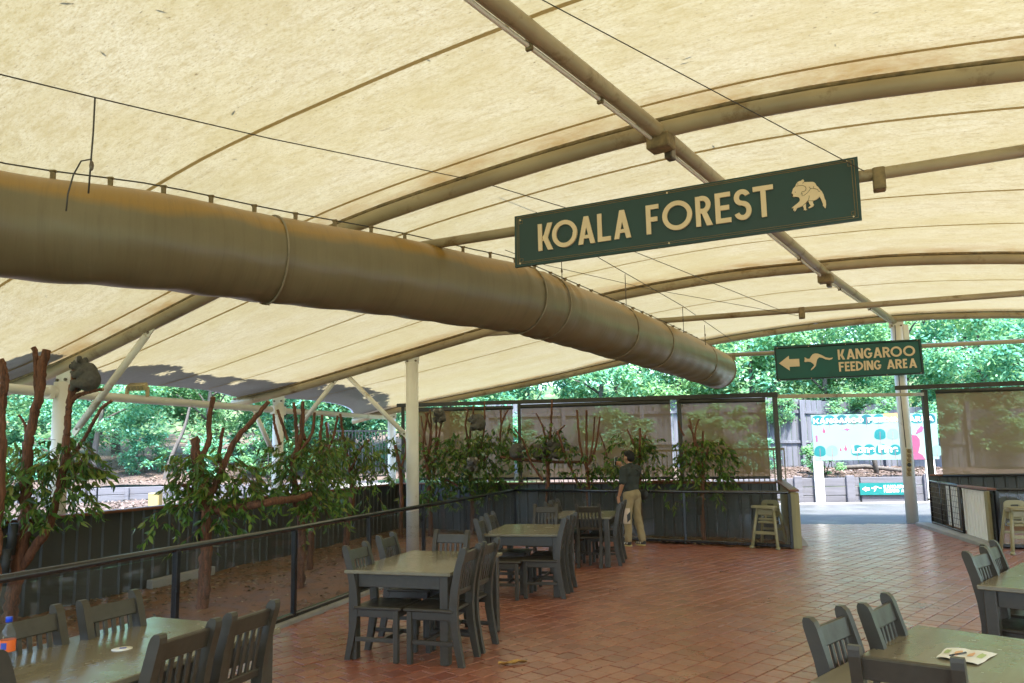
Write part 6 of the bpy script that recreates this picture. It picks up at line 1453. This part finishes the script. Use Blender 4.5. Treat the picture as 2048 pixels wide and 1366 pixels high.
# foliage spilling over the palings
for i, (x, y, z, s, k, lab) in enumerate(((7.6, 26.9, 2.3, .95, 0, 'left of the exit opening'), (9.6, 27.0, 2.9, .7, 1, 'above the left end of the illustrated board'), (12.4, 26.7, 2.7, .85, 2, 'above the middle of the illustrated board'), (14.9, 26.5, 2.4, .8, 0, 'right of the exit column'), (17.2, 26.3, 1.9, .9, 1, 'behind the right shade screen'), (3.6, 27.4, 2.2, 1.0, 2, 'behind the last left shade screen'), (0.2, 27.6, 2.0, 1.0, 0, 'behind the koala log'), (20.2, 26.0, 2.0, 1.0, 2, 'at the right edge behind the screen'))):
    t = thing('bush', 'leafy green branches spilling over the paling fence '+lab, 'bush', (x, y, z), 0, 'branches over the paling fence')
    inst('foliage', BSH[k], t, (0, 0, .3), (0, 0, i*1.3), (s*1.2, s*.8, s*.85)); MB().tube([V((x, y+1.4, z-1.0)), V((x, y+.5, z+.3)), V((x+.5, y-.2, z+.6))], [.05, .035, .012], 6).build('stem', MATS['grey_bark'], t)
for i, (x, y, z, s, lab) in enumerate(((10.1, 24.7, .85, .55, 'small bright shrub under the left end of the illustrated board'), (8.3, 25.6, .9, .62, 'small bright shrub left of the illustrated board, in front of the palings'))): bush(lab, x, y, z, s, 0, 'shrubs on the mulch bed')
t = thing('tree', 'thin bare dark trunk on the mulch bed below the illustrated board', 'tree', (11.9, 24.9, .8)); MB().tube([V((11.9, 24.9, .7)), V((11.85, 24.95, 1.4)), V((11.7, 25.1, 2.6))], [.09, .075, .06], 8).build('trunk', MATS['grey_bark'], t)
# left bank
LT = [(-20.5, 29, 4.4, 1.15, 3, .05, 'grey_bark', 'tree at the far left edge beyond the enclosure, behind the perch tree'), (-17.0, 30.5, 4.2, 1.2, 4, -.05, 'grey_bark', 'darker tree on the left bank, seen between the perch trunks'), (-15.6, 28.0, 3.6, .95, 0, .10, 'grey_bark', 'bright tree on the left bank next to the white column'),
      (-12.3, 30.0, 4.2, 1.15, 1, .05, 'grey_bark', 'bright feathery tree in the middle of the left bank'), (-9.6, 29.0, 4.6, 1.15, 4, .30, 'black_bark', 'dark-trunked tree leaning right on the left bank'), (-7.2, 31.0, 4.6, 1.2, 2, -.04, 'grey_bark', 'tree behind the many-sticked perch tree, beyond the wall'), (-13.6, 34.5, 5.0, 1.5, 2, 0, 'grey_bark', 'broad pale tree deeper in on the left bank'), (-19.0, 36, 5.2, 1.6, 1, 0, 'grey_bark', 'broad pale tree deep in at the far left'), (-24.5, 33, 5.2, 1.6, 0, 0, 'grey_bark', 'bright tree left of the frame edge behind the bank')]
for x, y, h, s, k, ln, bk, lab in LT: bgtree(lab, x, y, .9+max(0, y-27)*.11, h, s, k, bk, ln)
for x, y, s, k, lab in ((-17.6, 27.6, .9, 1, 'dense bush at the left behind the perch tree foliage'), (-14.2, 29.4, .85, 2, 'rounded bush at the edge of the mulch slope'), (-11.2, 27.9, .80, 0, 'pale ferny bush just above the timber retaining wall'), (-9.2, 28.3, .9, 1, 'bush under the leaning dark trunk'), (-7.6, 29.5, 1.0, 2, 'bush beyond the bar fence'), (-20.6, 31.0, 1.1, 0, 'bright bush at the far left under the canopy edge'), (-10.4, 32.0, 1.3, 1, 'tall bush in the middle distance of the left bank')):
    bush(lab, x, y, .85+max(0, y-26.5)*.11, s, k)
t = thing('tree', 'slender grey trunk rising from the mulch slope on the left bank', 'tree', (-12.9, 27.9, .95)); MB().tube(smooth_curve([V((-12.9, 27.9, .8)), V((-12.75, 27.9, 1.5)), V((-12.6, 28, 2.1)), V((-12.3, 28.1, 2.9)), V((-12.1, 28.2, 4.0))], 12), [.10, .095, .09, .085, .08, .075, .07, .065, .06, .055, .05, .045, .04], 8).build('trunk', MATS['grey_bark'], t)
# bollard outside the wall
p = aty(310, 1012, 14.0); MB().box((p.x, p.y, .62), (.16, .16, .62), None, .012); o = MB().box((p.x, p.y, p.z-.02), (.20, .16, .52), None, .012).build('bollard', MATS['timber_post']); tag(o, 'squat brown timber bollard just beyond the left corrugated wall', 'bollard')
# distant wood closing the view
rg = random.Random(77); b = MB()
for k in range(26000):
    a = R(rg.uniform(-62, 62)); r = rg.uniform(44, 56); z = abs(rg.gauss(0, 1))*5.5+rg.uniform(0, 2.0)
    if z > 15: continue
    x, y = r*math.sin(a), r*math.cos(a); p = V((x, y, 1.0+z+gz(x, y)*.6)); L = rg.uniform(.35, .75); yaw = rg.uniform(0, 6.28)
    d = V((math.cos(yaw), math.sin(yaw), rg.uniform(-.9, .4))).normalized(); s = d.cross(V((rg.uniform(-.6, .6), rg.uniform(-.6, .6), 1))).normalized()
    b.add([p, p+d*L*.5+s*L*.28, p+d*L, p+d*L*.5-s*L*.28], [(0, 1, 2, 3)])
tag(b.build('distant_wood', WB_, recalc=False), 'pale green mass of distant woodland behind the trees', 'woodland', kind='stuff')
